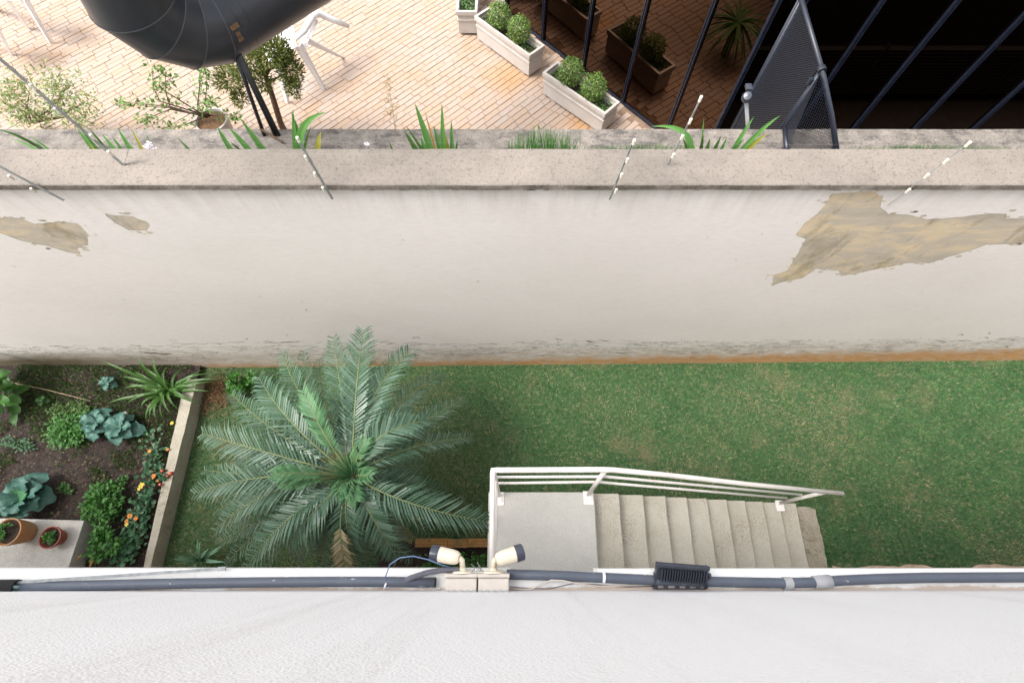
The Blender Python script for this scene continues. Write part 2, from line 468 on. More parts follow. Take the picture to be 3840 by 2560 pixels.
    M['dryseed'] = leafmat('dry_seed', [(0.38, 0.30, 0.17), (0.26, 0.22, 0.12), (0.20, 0.22, 0.09)], 0.7, 0.2)
    M['grass'] = leafmat('grass_blade', [(0.048, 0.18, 0.048), (0.078, 0.24, 0.068), (0.125, 0.295, 0.095), (0.086, 0.25, 0.075), (0.135, 0.30, 0.10), (0.38, 0.38, 0.24)], 0.5, 0.25)
    M['grassdark'] = leafmat('dark_grass_blade', [(0.025, 0.115, 0.033), (0.041, 0.158, 0.047), (0.064, 0.20, 0.064), (0.034, 0.135, 0.040)], 0.5, 0.25)
    M['straw'] = leafmat('straw_blade', [(0.42, 0.32, 0.19), (0.52, 0.42, 0.28), (0.30, 0.28, 0.13), (0.15, 0.24, 0.075)], 0.7, 0.2)
    M['litter'] = leafmat('leaf_litter', [(0.05, 0.032, 0.02), (0.09, 0.055, 0.03), (0.20, 0.14, 0.085), (0.04, 0.055, 0.02), (0.07, 0.12, 0.035)], 0.8, 0.1)
    M['weed'] = leafmat('low_weed', [(0.035, 0.075, 0.015), (0.06, 0.12, 0.025), (0.10, 0.17, 0.05)], 0.7, 0.2)
    M['orange'] = simple('orange_petal', (0.62, 0.22, 0.03), 0.6, 0.3, 40)
    M['yellow'] = simple('yellow_petal', (0.66, 0.50, 0.06), 0.6, 0.3, 40)
    M['red'] = simple('red_fruit', (0.50, 0.055, 0.025), 0.35, 0.3, 30)
    M['white'] = simple('white_petal', (0.76, 0.70, 0.74), 0.6, 0.1, 40)


make_materials()


# ------------------------------------------------------------------ mesh builder
Z3UP = Vector((0, 0, 0.003))


XDv = Vector((1, 0, 0))


class MB:
    def __init__(self):
        self.v, self.f, self.mi = [], [], []

    def add(self, vs, fs, mi=0):
        o = len(self.v)
        self.v += [Vector(p) for p in vs]
        self.f += [tuple(i + o for i in q) for q in fs]
        self.mi += [mi] * len(fs)

    def box(self, c, d, ax=None, bev=0.0):
        """box centred on c, full sizes d, ax = three axes; top edges chamfered by bev"""
        ax = ax or (Vector((1, 0, 0)), Vector((0, 1, 0)), Vector((0, 0, 1)))
        c = Vector(c)
        hx, hy, hz = d[0] / 2, d[1] / 2, d[2] / 2
        def p(x, y, z):
            return c + ax[0] * x + ax[1] * y + ax[2] * z
        if bev <= 0:
            vs = [p(sx * hx, sy * hy, sz * hz) for sz in (-1, 1) for sx, sy in ((-1, -1), (1, -1), (1, 1), (-1, 1))]
            self.add(vs, [(3, 2, 1, 0), (4, 5, 6, 7), (0, 1, 5, 4), (1, 2, 6, 5), (2, 3, 7, 6), (3, 0, 4, 7)])
        else:
            b = bev
            vs = []
            for (ex, ey, zz) in ((0, 0, -hz), (0, 0, hz - b), (b, b, hz)):
                for sx, sy in ((-1, -1), (1, -1), (1, 1), (-1, 1)):
                    vs.append(p(sx * (hx - ex), sy * (hy - ey), zz))
            fs = [(3, 2, 1, 0), (8, 9, 10, 11)]
            for k in (0, 4):
                for i in range(4):
                    j = (i + 1) % 4
                    fs.append((k + i, k + j, k + 4 + j, k + 4 + i))
            self.add(vs, fs)

    def span(self, a, b):
        a, b = Vector(a), Vector(b)
        self.box((a + b) / 2, tuple(abs(q) for q in (b - a)))

    def tube(self, pts, r, n=10, cap=True, r2=None):
        pts = [Vector(p) for p in pts]
        m = len(pts)
        rs = r if hasattr(r, '__len__') else [r + ((r2 if r2 is not None else r) - r) * i / (m - 1) for i in range(m)]
        t0 = (pts[1] - pts[0]).normalized()
        s = t0.cross(Vector((0, 0, 1)))
        if s.length < 1e-3:
            s = t0.cross(Vector((1, 0, 0)))
        s.normalize()
        vs = []
        for i, p in enumerate(pts):
            if i == 0:
                t = pts[1] - pts[0]
            elif i == m - 1:
                t = pts[-1] - pts[-2]
            else:
                t = (pts[i + 1] - p).normalized() + (p - pts[i - 1]).normalized()
            t.normalize()
            s = (s - t * s.dot(t)).normalized()
            u = t.cross(s)
            k = 1.0
            if 0 < i < m - 1:
                k = 1.0 / max(0.5, (pts[i + 1] - p).normalized().dot(t))
            for j in range(n):
                a = 2 * math.pi * j / n
                vs.append(p + (s * math.cos(a) + u * math.sin(a)) * rs[i] * (1 if k == 1.0 else 1.0))
        fs = []
        for i in range(m - 1):
            for j in range(n):
                k = (j + 1) % n
                fs.append((i * n + j, i * n + k, (i + 1) * n + k, (i + 1) * n + j))
        if cap:
            fs.append(tuple(range(n - 1, -1, -1)))
            fs.append(tuple((m - 1) * n + j for j in range(n)))
        self.add(vs, fs)

    def bar(self, a, b, wdt, thk, side=None):
        """flat bar from a to b; side = direction of its width"""
        a, b = Vector(a), Vector(b)
        t = (b - a)
        L = t.length
        t.normalize()
        s = Vector(side) if side else t.cross(Vector((0, 0, 1)))
        s = (s - t * s.dot(t)).normalized()
        u = t.cross(s)
        self.box((a + b) / 2, (wdt, thk, L), (s, u, t))

    def lathe(self, c, prof, n=24, axis=None, cap=False):
        c = Vector(c)
        if axis is None:
            e = (Vector((1, 0, 0)), Vector((0, 1, 0)), Vector((0, 0, 1)))
        else:
            z = Vector(axis).normalized()
            x = z.cross(Vector((0, 0, 1)))
            if x.length < 1e-3:
                x = Vector((1, 0, 0))
            x.normalize()
            e = (x, z.cross(x), z)
        vs = []
        for r, h in prof:
            for j in range(n):
                a = 2 * math.pi * j / n
                vs.append(c + e[0] * (r * math.cos(a)) + e[1] * (r * math.sin(a)) + e[2] * h)
        fs = []
        for i in range(len(prof) - 1):
            for j in range(n):
                k = (j + 1) % n
                fs.append((i * n + j, i * n + k, (i + 1) * n + k, (i + 1) * n + j))
        if cap:
            fs.append(tuple(range(n - 1, -1, -1)))
            fs.append(tuple((len(prof) - 1) * n + j for j in range(n)))
        self.add(vs, fs)

    def strap(self, p0, p1, p2, wd, n=7, fold=0.25, tip=0.0, up=None):
        """long leaf along a quadratic curve, creased along its midrib"""
        p0, p1, p2 = Vector(p0), Vector(p1), Vector(p2)
        vs = []
        upv = Vector(up) if up else Vector((0, 0, 1))
        for i in range(n + 1):
            t = i / n
            p = p0 * (1 - t) ** 2 + p1 * 2 * t * (1 - t) + p2 * t * t
            tg = ((p1 - p0) * (1 - t) + (p2 - p1) * t)
            tg.normalize()
            s = tg.cross(upv)
            if s.length < 0.05:
                s = tg.cross(Vector((0.3, 1, 0)))
            s.normalize()
            nn = s.cross(tg)
            k = wd * 0.5 * max(tip, (min(1.0, 0.55 + 2.2 * t) * (1 - t ** 2.6)))
            vs += [p - s * k + nn * k * fold, p, p + s * k + nn * k * fold]
        fs = []
        for i in range(n):
            a = i * 3
            fs += [(a, a + 1, a + 4, a + 3), (a + 1, a + 2, a + 5, a + 4)]
        self.add(vs, fs)

    def leaf(self, p, d, nrm, L, W, bend=0.15, mi=0):
        """small pointed leaf of four faces"""
        p, d, nrm = Vector(p), Vector(d).normalized(), Vector(nrm)
        s = d.cross(nrm)
        if s.length < 1e-3:
            s = d.orthogonal()
        s.normalize()
        n2 = s.cross(d)
        q = p + d * L * 0.5 - n2 * 0.0
        e = p + d * L - n2 * L * bend
        self.add([p, q - s * W * 0.5 + n2 * W * 0.12, e, q + s * W * 0.5 + n2 * W * 0.12, q], [(0, 4, 1), (1, 4, 2), (0, 3, 4), (4, 3, 2)], mi)

    def broad(self, base, ang, L, W, lift, droop, ruffle=0.0, nl=7, nw=6, cup=0.25, seed=0):
        """broad ruffled leaf: stem at base, heading ang, rising by lift, tip dropping by droop"""
        base = Vector(base)
        h = Vector((math.cos(ang), math.sin(ang), 0))
        s = Vector((-math.sin(ang), math.cos(ang), 0))
        vs = []
        for i in range(nl + 1):
            t = i / nl
            wd = W * 0.5 * (0.16 + (1.02 * math.sin(math.pi * min(0.985, 0.04 + t * 0.96) ** 1.35) ** 0.75 if t > 0.08 else 0.0))
            for j in range(nw + 1):
                q = j / nw * 2 - 1
                rf = ruffle * math.sin(q * 3 + t * 17 + seed * 1.7 + (5 if q > 0 else 0)) * abs(q) ** 2 + ruffle * 0.6 * math.sin(t * 29 + q * 9 + seed)* abs(q)
                z = lift * math.sin(t * 1.75) - droop * t * t * t + cup * wd * q * q + rf
                vs.append(base + h * (L * t) + s * (wd * q * (1 + 0.12 * math.sin(t * 21 + seed))) + Vector((0, 0, z)))
        fs = []
        for i in range(nl):
            for j in range(nw):
                a = i * (nw + 1) + j
                fs.append((a, a + 1, a + nw + 2, a + nw + 1))
        self.add(vs, fs)

    def rib(self, nl, nw, w_, mi=1):
        """pale midrib and side veins laid on the last broad leaf"""
        o = len(self.v) - (nl + 1) * (nw + 1)
        g = lambda i, j: self.v[o + i * (nw + 1) + j]
        c = nw // 2
        vs, fs = [], []
        for i in range(nl):
            k = w_ * (1 - .8 * i / nl)
            p = g(i, c)
            s_ = (g(i, c + 1) - p).normalized()
            vs += [p - s_ * k + Z3UP, p + s_ * k + Z3UP]
        for i in range(nl - 1):
            fs.append((2 * i, 2 * i + 1, 2 * i + 3, 2 * i + 2))
        for i in range(1, nl - 1, 2):
            for e in (0, nw):
                m_ = (c + e) // 2
                a_, b_, c_ = g(i, c), g(i, m_), g(min(nl, i + 1), e)
                q = (g(i + 1, c) - a_) * .035
                n0 = len(vs)
                vs += [a_ - q + Z3UP, a_ + q + Z3UP, b_ + q * 3 + Z3UP, b_ + q * 5 + Z3UP, c_ + Z3UP]
                fs += [(n0, n0 + 1, n0 + 3, n0 + 2), (n0 + 2, n0 + 3, n0 + 4)]
        self.add(vs, fs, mi)

    def build(self, name, m, parent=None, smooth=False, kind=None):
        me = bpy.data.meshes.new(name)
        off = parent.location if parent is not None and parent.parent is None else Vector()
        if parent is not None and parent.parent is not None:
            off = parent.parent.location
        me.from_pydata([tuple(p - off) for p in self.v], [], self.f)
        mats = m if isinstance(m, (list, tuple)) else [m]
        for q in mats:
            me.materials.append(q)
        if len(mats) > 1:
            me.polygons.foreach_set('material_index', self.mi)
        if smooth:
            me.polygons.foreach_set('use_smooth', [True] * len(me.polygons))
        me.update()
        o = bpy.data.objects.new(name, me)
        COL.objects.link(o)
        if parent is not None:
            o.parent = parent
        if kind:
            o['kind'] = kind
        return o


def tag(o, label, cat, group=None):
    o['label'] = label
    o['category'] = cat
    if group:
        o['group'] = group
    return o


def thing(name, label, cat, loc, group=None):
    o = bpy.data.objects.new(name, None)
    o.empty_display_size = 0.1
    o.location = loc
    COL.objects.link(o)
    return tag(o, label, cat, group)


def weld_shade(o, ang=35):
    me = o.data
    me.polygons.foreach_set('use_smooth', [True] * len(me.polygons))
    try:
        me.set_sharp_from_angle(angle=R(ang))
    except Exception:
        pass


def copy_tree(o, parent=None):
    c = o.copy()
    COL.objects.link(c)
    c.parent = parent
    for ch in list(o.children):
        copy_tree(ch, c)
    return c


def bush(mb, c, rad, n, L, W, shell=0.0, flat=0.6, seed=0):
    """leaves scattered through an uneven ellipsoid of sub-clumps"""
    rr = random.Random(seed)
    c = Vector(c)
    clumps = []
    for k in range(max(3, n // 40)):
        d = Vector((rr.gauss(0, 1), rr.gauss(0, 1), rr.gauss(0, 1) * flat)).normalized()
        r = (shell + (1 - shell) * rr.random() ** 0.5) * 0.85
        clumps.append(Vector((d.x * rad[0] * r, d.y * rad[1] * r, d.z * rad[2] * r)))
    for i in range(n):
        q = rr.choice(clumps)
        p = c + q + Vector((rr.gauss(0, .17) * rad[0], rr.gauss(0, .17) * rad[1], rr.gauss(0, .17) * rad[2]))
        out = (p - c)
        out.z += 0.3 * rad[2]
        if out.length < 1e-4:
            out = Vector((0, 0, 1))
        out.normalize()
        d = (out + Vector((rr.gauss(0, .7), rr.gauss(0, .7), rr.gauss(0, .4)))).normalized()
        nr = Vector((rr.gauss(0, .5), rr.gauss(0, .5), 1))
        k = 0.7 + 0.6 * rr.random()
        mb.leaf(p, d, nr, L * k, W * k)


# ================================================================== THE SETTING
YW = 2.5504            # face of the boundary wall
ZC = 4.0087            # top of its coping
YLED, YFACE, YLOW = -0.0879, -0.1742, -0.42

# lawn sheet (a gently sloping plane, wide enough to close every side view)
mb = MB()
xs = [-14, -8, -4, 0, 4, 8, 14]
vs, fs = [], []
for x in xs:
    for y in (-3.0, YW + 0.2):
        vs.append((x, y, gz(x)))
for i in range(len(xs) - 1):
    fs.append((2 * i, 2 * i + 2, 2 * i + 3, 2 * i + 1))
mb.add(vs, fs)
lawn = mb.build('lawn', M['lawn'], kind='structure')
# far ground, under everything, out to the horizon
mb = MB()
mb.add([(-200, -200, -0.9), (200, -200, -0.9), (200, 200, -0.9), (-200, 200, -0.9)], [(0, 1, 2, 3)])
mb.build('ground', M['sand'], kind='structure')

# ------------------------------------------------------------------ boundary wall
bw = thing('boundary_wall', 'tall off white rendered garden wall with peeling patches and a concrete coping', 'wall', (0, YW, 0))


def rough_poly(pts, amp=0.012, seed=0, step=0.035):
    """subdivide an outline (x,z) and roughen it"""
    rr = random.Random(seed)
    out = []
    n = len(pts)
    for i in range(n):
        a, b = Vector(pts[i]), Vector(pts[(i + 1) % n])
        k = max(1, int((b - a).length / step))
        for j in range(k):
            p = a.lerp(b, j / k)
            if j:
                p = p + Vector((rr.uniform(-1, 1) * amp, rr.uniform(-1, 1) * amp * 0.6))
            out.append(p)
    return out


def wpix(l):
    r = []
    for px, py in l:
        p = aty(px, py, YW)
        r.append((p.x, p.z))
    return r


patch_px = [
    # long forked patch on the right
    [(2895, 1072), (2903, 1030), (2950, 1015), (2985, 960), (3020, 895), (2984, 881), (3015, 838), (3075, 790), (3120, 726),
     (3180, 722), (3255, 716), (3312, 735), (3300, 775), (3330, 803), (3410, 806), (3480, 822), (3600, 814), (3710, 800), (3775, 802),
     (3772, 820), (3880, 815), (3880, 912), (3700, 917), (3600, 950), (3490, 985), (3400, 986), (3320, 1003), (3155, 1035),
     (3145, 1015), (3060, 1005), (3010, 1042), (2930, 1058)],
    # blob at the left edge
    [(-40, 836), (15, 812), (80, 818), (130, 840), (240, 830), (290, 838), (325, 872), (332, 915), (290, 930), (300, 952), (255, 945), (180, 922), (90, 905), (20, 880), (-40, 858)],
    # narrow sliver beside it
    [(394, 800), (430, 808), (500, 812), (560, 838), (552, 864), (485, 864), (430, 835)],
]
holes = [rough_poly(wpix(p), 0.010, 3 + i) for i, p in enumerate(patch_px)]
X0W, X1W, Z0W = -9.0, 9.0, -0.8
outer = [Vector((X0W, Z0W)), Vector((X1W, Z0W)), Vector((X1W, 3.95)), Vector((X0W, 3.95))]
loops = [[Vector((p.x, p.y, 0)) for p in outer]] + [[Vector((p.x, p.y, 0)) for p in h] for h in holes]
tris = tessellate_polygon(loops)
flat = [p for l in loops for p in l]
mb = MB()
mb.add([(p.x, YW, p.y) for p in flat], [tuple(t) for t in tris])
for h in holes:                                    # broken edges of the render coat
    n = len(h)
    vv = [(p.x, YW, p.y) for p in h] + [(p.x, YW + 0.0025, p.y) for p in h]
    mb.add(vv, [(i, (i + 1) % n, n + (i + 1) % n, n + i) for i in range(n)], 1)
mb.add([(X0W, YW, Z0W), (X1W, YW, Z0W), (X1W, YW, 3.95), (X0W, YW, 3.95)] + [(x, YW + 0.26, z) for x, z in ((X0W, Z0W), (X1W, Z0W), (X1W, 3.95), (X0W, 3.95))],
       [(0, 3, 7, 4), (1, 5, 6, 2), (3, 2, 6, 7), (4, 7, 6, 5)])
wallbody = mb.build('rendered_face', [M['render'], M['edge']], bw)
for h in holes:
    mb = MB()
    t = tessellate_polygon([[Vector((p.x, p.y, 0)) for p in h]])
    mb.add([(p.x, YW + 0.0025, p.y) for p in h], [tuple(q) for q in t])
    mb.build('peeled_patch', M['mortar'], bw)
mb = MB()
rr = random.Random(7)
for h in holes:
    cx_ = sum(p.x for p in h) / len(h)
    cz_ = sum(p.y for p in h) / len(h)
    for k in range(int(len(h) * .35)):
        p = rr.choice(h)
        d = Vector((p.x - cx_, p.y - cz_, 0)).normalized()
        q = (p.x + d.x * rr.uniform(.005, .07) + rr.gauss(0, .02), p.y + d.y * rr.uniform(.0, .05) + rr.gauss(0, .012))
        r_ = rr.uniform(.006, .026)
        m_ = 7
        pts_ = [(q[0] + math.cos(j * 6.283 / m_) * r_ * 1.7 * rr.uniform(.5, 1.2), YW - .0012, q[1] + math.sin(j * 6.283 / m_) * r_ * rr.uniform(.4, 1.1)) for j in range(m_)]
        mb.add(pts_, [tuple(range(m_ - 1, -1, -1))])
mb.build('peeled_chips', M['mortar'], bw, kind='stuff')
# coping, its top a little uneven
mb = MB()
YB = 2.8616
nx = 240
vs, fs = [], []
for i in range(nx + 1):
    x = X0W + (X1W - X0W) * i / nx
    e = noise.noise(Vector((x * 2.3, 0, 0))) * 0.004
    e2 = noise.noise(Vector((x * 3.1, 5, 0))) * 0.005
    e3 = noise.noise(Vector((x * 9.1, 9, 0))) * 0.005
    vs += [(x, YW - 0.040 + e, 3.949 + e2), (x, YW - 0.040 + e, ZC - 0.008), (x, YW - 0.032 + e, ZC), (x, YB + e2 - 0.006, ZC),
           (x, YB + e2, ZC - 0.008), (x, YB + e2, 3.949)]
for i in range(nx):
    for j in range(6):
        k = (j + 1) % 6
        fs.append((i * 6 + j, i * 6 + k, i * 6 + 6 + k, i * 6 + 6 + j))
mb.add(vs, fs)
mb.mi = [1 if (q % 6) in (0, 5) else 0 for q in range(len(fs))]
mb.build('coping', [M['coping'], M['drip']], bw)
# ragged fringe hung on the coping edge: small dark lumps
mb = MB()
for i in range(260):
    x = random.uniform(-7.2, 7.6)
    if noise.noise(Vector((x * 1.3, 3, 1))) < -0.15:
        continue
    r = random.uniform(0.006, 0.018)
    mb.box((x, YW - 0.012, 3.945 - random.random() * 0.01), (r * random.uniform(1.5, 5), 0.03, r))
o = mb.build('edge_fringe', M['drip'], bw, kind='stuff')

# flakes lost from the foot of the render: thin, ragged, mostly along an old level line
M['flake'] = simple('grimy_bare_render', (0.26, 0.205, 0.155), 0.95, 0.5, 9, bmp=0.3)
mb = MB()
rr = random.Random(19)


def flake(x, z, L, hgt_):
    n = 9
    up, dn = [], []
    for i in range(n + 1):
        t = i / n
        e = math.sin(math.pi * t) ** .6
        zz = z + .02 * math.sin(t * 5 + x) + L * .06 * (t - .5) * rr.uniform(-1, 1)
        up.append((x + L * (t - .5), YW - .0015, zz + hgt_ * .5 * e * rr.uniform(.2, 1.2)))
        dn.append((x + L * (t - .5), YW - .0015, zz - hgt_ * .5 * e * rr.uniform(.2, 1.2)))
    mb.add(up + dn, [(i, n + 1 + i, n + 2 + i, i + 1) for i in range(n)])


x = -7.0
while x < 7.6:
    base_z = gz(x) + (0.95 + .05 * math.sin(x * 1.3) if x < -.5 else .78 + .16 * math.sin(x * .9 + 1))
    if noise.noise(Vector((x * .8, 2, 7))) > -.25:
        flake(x, base_z + rr.gauss(0, .03), rr.uniform(.08, .40), rr.uniform(.008, .032))
    if rr.random() < .7:
        flake(x + rr.uniform(-.1, .1), base_z + rr.uniform(-.5, .25), rr.uniform(.03, .18), rr.uniform(.008, .04))
    x += rr.uniform(.10, .42)
for k in range(26):
    flake(rr.uniform(-6, 7), rr.uniform(1.3, 3.7), rr.uniform(.015, .05), rr.uniform(.006, .02))
flake(-5.05, gz(-5) + .62, .42, .10)
flake(-5.3, gz(-5) + .40, .25, .04)
mb.build('flaked_spots', M['flake'], bw, kind='stuff')

# ------------------------------------------------------------------ planting trough and neighbour's parapet
mb = MB()
mb.add([(X0W, 2.80, 3.66), (X1W, 2.80, 3.66), (X1W, 3.07, 3.66), (X0W, 3.07, 3.66)], [(0, 1, 2, 3)])
mb.build('trough_soil', M['soil'], kind='structure')
pw = thing('parapet_wall', 'low grey parapet blotched with dark lichen behind the coping of the tall wall', 'wall', (0, 3.04, 2.2))
mb = MB()
YP0, YP1, ZP = 3.04, 3.283, 3.80
nx = 150
vs, fs = [], []
for i in range(nx + 1):
    x = X0W + (X1W - X0W) * i / nx
    a = [noise.noise(Vector((x * 2.0, k * 3.7, 1))) * 0.008 for k in range(4)]
    vs += [(x, YP0, 2.0), (x, YP0, ZP - 0.012), (x, YP0 + 0.012, ZP + a[0] * .6), (x, (YP0 + YP1) / 2, ZP + a[1] * .6 + .003), (x, YP1 - 0.012 + a[3] * .4, ZP + a[2] * .6),
           (x, YP1 + a[3] * .4, ZP - 0.012), (x, YP1, 2.0)]
for i in range(nx):
    for j in range(6):
        fs.append((i * 7 + j, i * 7 + j + 1, i * 7 + 8 + j, i * 7 + 7 + j))
mb.add(vs, fs)
mb.mi = [1 if (q % 6) == 5 else 0 for q in range(len(fs))]
mb.build('masonry', [M['lichen'], M['parback']], pw)

# ------------------------------------------------------------------ patio of floor bricks
ZPAT = 2.2
GA = at(2040, 160, ZPAT)
GC = at(2438, 470, ZPAT)
gdir = (GC - GA).normalized()
GC = GA + gdir * 2.84
gnor = Vector((-gdir.y, gdir.x, 0))
if gnor.x > 0:
    gnor = -gnor                                   # points to the patio
patio = bpy.data.objects.new('patio', None)
patio.location = (0, 3.3, ZPAT)
patio['kind'] = 'structure'
COL.objects.link(patio)
mb = MB()
mb.add([(-12, 3.25, ZPAT - 0.004), (2.30, 3.25, ZPAT - 0.004), (2.30, 14, ZPAT - 0.004), (-12, 14, ZPAT - 0.004)], [(0, 1, 2, 3)])
mb.build('mortar_bed', M['grout'], patio)
ang = R(44.5)
eu = Vector((math.cos(ang), math.sin(ang), 0))
ev = Vector((-math.sin(ang), math.cos(ang), 0))
TL, TW = 0.245, 0.082
mb = MB()
mb.box((0, 0, -0.004), (TL - 0.006, TW - 0.006, 0.018), (eu, ev, Vector((0, 0, 1))), 0.003)
proto_me = None
cand = []
for iv in range(-170, 200):
    rr = random.Random(iv * 7 + 1)
    sh = rr.random() * TL
    for iu in range(-60, 90):
        c = eu * (iu * TL + sh) + ev * (iv * TW)
        if not (-9.5 < c.x < 2.28 and 3.36 < c.y < 11.0):
            continue
        if (c - GA).dot(gnor) < 0.06 or c.y < 3.36:
            continue
        cand.append(c)
vis, rest = [], []
for c in cand:
    d = c + Vector((0, 0, ZPAT)) - Vector((0, 0, CAMZ))
    zc = d.y * SA - d.z * CA
    px = 1920 + FPX * d.x / zc
    py = 1280 - FPX * (d.y * CA + d.z * SA) / zc
    (vis if (-40 < px < 2500 and -30 < py < 490) else rest).append((zc, px, py, c))
# bricks hidden behind the duct do not count among the 300 that show largest
def covered(q):
    return 310 < q[1] < 1230 and q[2] < 250 - abs(q[1] - 730) * 0.45
vis.sort(key=lambda q: (covered(q), q[0]))
first = vis[:300]
others = vis[300:] + rest
for k, q in enumerate(first):
    dz = random.uniform(-0.0025, 0.0025)
    if proto_me is None:
        b0 = mb.build('floor_brick', M['tile'])
        b0.parent = patio
        proto_me = b0.data
        b = b0
    else:
        b = bpy.data.objects.new('floor_brick', proto_me)
        COL.objects.link(b)
        b.parent = patio
    b.location = q[3] + Vector((0, 0, ZPAT + dz)) - patio.location
    b.rotation_euler = (random.uniform(-.006, .006), random.uniform(-.006, .006), random.uniform(-.006, .006))
mb = MB()
for q in others:
    mb.box(q[3] + Vector((0, 0, ZPAT - 0.004 + random.uniform(-0.0025, 0.0025))), (TL - 0.006, TW - 0.006, 0.018), (eu, ev, Vector((0, 0, 1))), 0.003)
mb.build('distant_floor_bricks', M['tile'], patio, kind='stuff')

# dark side yard right of the mesh screen, with a drain grating
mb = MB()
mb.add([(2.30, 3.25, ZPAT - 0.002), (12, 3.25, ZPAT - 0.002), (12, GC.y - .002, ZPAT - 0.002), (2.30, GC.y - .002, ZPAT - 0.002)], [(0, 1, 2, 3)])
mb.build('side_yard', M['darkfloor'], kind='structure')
gr = thing('louvre_vent', 'long black slatted vent mirrored in the dark glass right of the mesh screen', 'vent', (5.5, YP1 + .01, 2.3))
for k in range(14):
    mb = MB()
    mb.box((6.0, YP1 + .030, 2.33 + k * .046), (6.6, .05, .010), (XDv, Vector((0, .85, -.53)), Vector((0, .53, .85))))
    mb.build('slat', M['iron'], gr)
for xx in (2.72, 4.4, 6.1, 7.8, 9.28):
    mb = MB()
    mb.span((xx - .012, YP1 + .002, 2.29), (xx + .012, YP1 + .062, 2.98))
    mb.build('frame_bar', M['iron'], gr)

# ------------------------------------------------------------------ glass building
gb = thing('glass_building', 'black curtain wall building with tinted panes behind the patio', 'building', (GC.x, GC.y, ZPAT))
ZT = 6.2
Z3 = Vector((0, 0, 1))
lpos = [at(1894, 60, ZPAT)]
tvals = [-0.80, -0.034, 0.766, 1.518, 2.265, (GC - GA).length]
lp = [GA + gdir * t for t in tvals]
rx = [GC.x] + [GC.y * q for q in (.582, .7354, .8844, 1.0426, 1.1961, 1.35, 1.50, 1.655, 1.81, 1.96)] + [9.0]


def pane(a, b, inward):
    mb = MB()
    off = inward * 0.02
    d = (b - a).normalized()
    m_ = (a + b) / 2 + off
    mb.box((m_.x, m_.y, (ZPAT + 0.025 + ZT) / 2), ((b - a).length - 0.03, 0.012, ZT - ZPAT - 0.025), (d, inward, Z3))
    mb.build('glass_pane', M['glass'], gb)


def mullion(p, d, inward):
    mb = MB()
    for s in (-1, 1):
        c = p + d * (s * 0.0125) - inward * 0.004
        mb.box((c.x, c.y, (ZPAT + ZT) / 2), (0.010, 0.030, ZT - ZPAT), (d, inward, Z3))
    c = p + inward * 0.012
    mb.box((c.x, c.y, (ZPAT + ZT) / 2), (0.036, 0.03, ZT - ZPAT - 0.01), (d, inward, Z3))
    mb.build('mullion', M['navy'], gb)


inL = -gnor
for a, b in zip(lp[:-1], lp[1:]):
    pane(a, b, inL)
for p in lp[:-1]:
    mullion(p, gdir, inL)
XD, YD = Vector((1, 0, 0)), Vector((0, 1, 0))
for a, b in zip(rx[:-1], rx[1:]):
    pane(Vector((a, GC.y, 0)), Vector((b, GC.y, 0)), YD)
for x in rx:
    mullion(Vector((x, GC.y, 0)), XD, YD)
mb = MB()
mL = (lp[0] + GC) / 2
mb.box((mL.x, mL.y, ZPAT + 0.012), ((GC - lp[0]).length, 0.036, 0.024), (gdir, inL, Z3))
mb.span((GC.x, GC.y - 0.018, ZPAT), (9.0, GC.y + 0.018, ZPAT + 0.0235))
mb.build('base_rail', M['navy'], gb)
mb = MB()                                          # dark interior behind the panes
q0, q1 = lp[0] + inL * 0.06, GC + inL * 0.06
ring = [q0, Vector((GC.x + 0.05, GC.y + 0.06, 0)), Vector((9.0, GC.y + 0.06, 0)), Vector((9.0, 12, 0)), q0 + inL * 5]
n = len(ring)
mb.add([(p.x, p.y, ZPAT - 0.3) for p in ring] + [(p.x, p.y, ZT) for p in ring],
       [tuple(range(n, 2 * n))] + [(i, (i + 1) % n, n + (i + 1) % n, n + i) for i in range(n)])
mb.build('core', M['black'], gb)
mb = MB()                                          # plastered end pier at the left
p = lp[0] - gdir * 0.16 + inL * 0.10
mb.box((p.x, p.y, (ZPAT + ZT) / 2), (0.24, 0.2, ZT - ZPAT), (gdir, inL, Z3))
mb.build('end_pier', M['planter'], gb)

# ------------------------------------------------------------------ the camera's own building
ob = thing('apartment_building', 'white roughcast house wall with a narrow painted ledge directly below the viewpoint', 'building', (0, YFACE, 0))
mb = MB()
mb.span((-9, YFACE - 0.35, 4.58), (9, YFACE, 6.42))
mb.build('roughcast_wall', M['roughcast'], ob)
mb = MB()
nl = at(1915, 2150, 4.6).x
nr = at(2240, 2150, 4.6).x
yn = at(2000, 2146, 4.6).y
yl = YLED
ring = [(-9, yl + .002), (nl, yl), (nl, yn), (nr, yn), (nr, yl - .002), (9, yl + .004), (9, YFACE - 0.3), (-9, YFACE - 0.3)]
n = len(ring)
mb.add([(x, y, 4.48) for x, y in ring] + [(x, y, 4.6) for x, y in ring],
       [tuple(range(n, 2 * n)), tuple(range(n - 1, -1, -1))] + [(i, (i + 1) % n, n + (i + 1) % n, n + i) for i in range(n)])
mb.build('ledge', M['ledge'], ob)
mb = MB()
mb.span((-9, YLOW - 0.3, -0.9), (9, YLOW, 4.5))
mb.build('lower_wall', M['lowerwall'], ob)

# ------------------------------------------------------------------ staircase
sc = thing('staircase', 'pale concrete garden stair with a landing descending to the right beside the house wall', 'staircase', (0.85, 0.1, 0))
SX0, SZ0, SY1, SR, ST = 0.8487, 1.6688, 0.522, 0.1537, 0.29


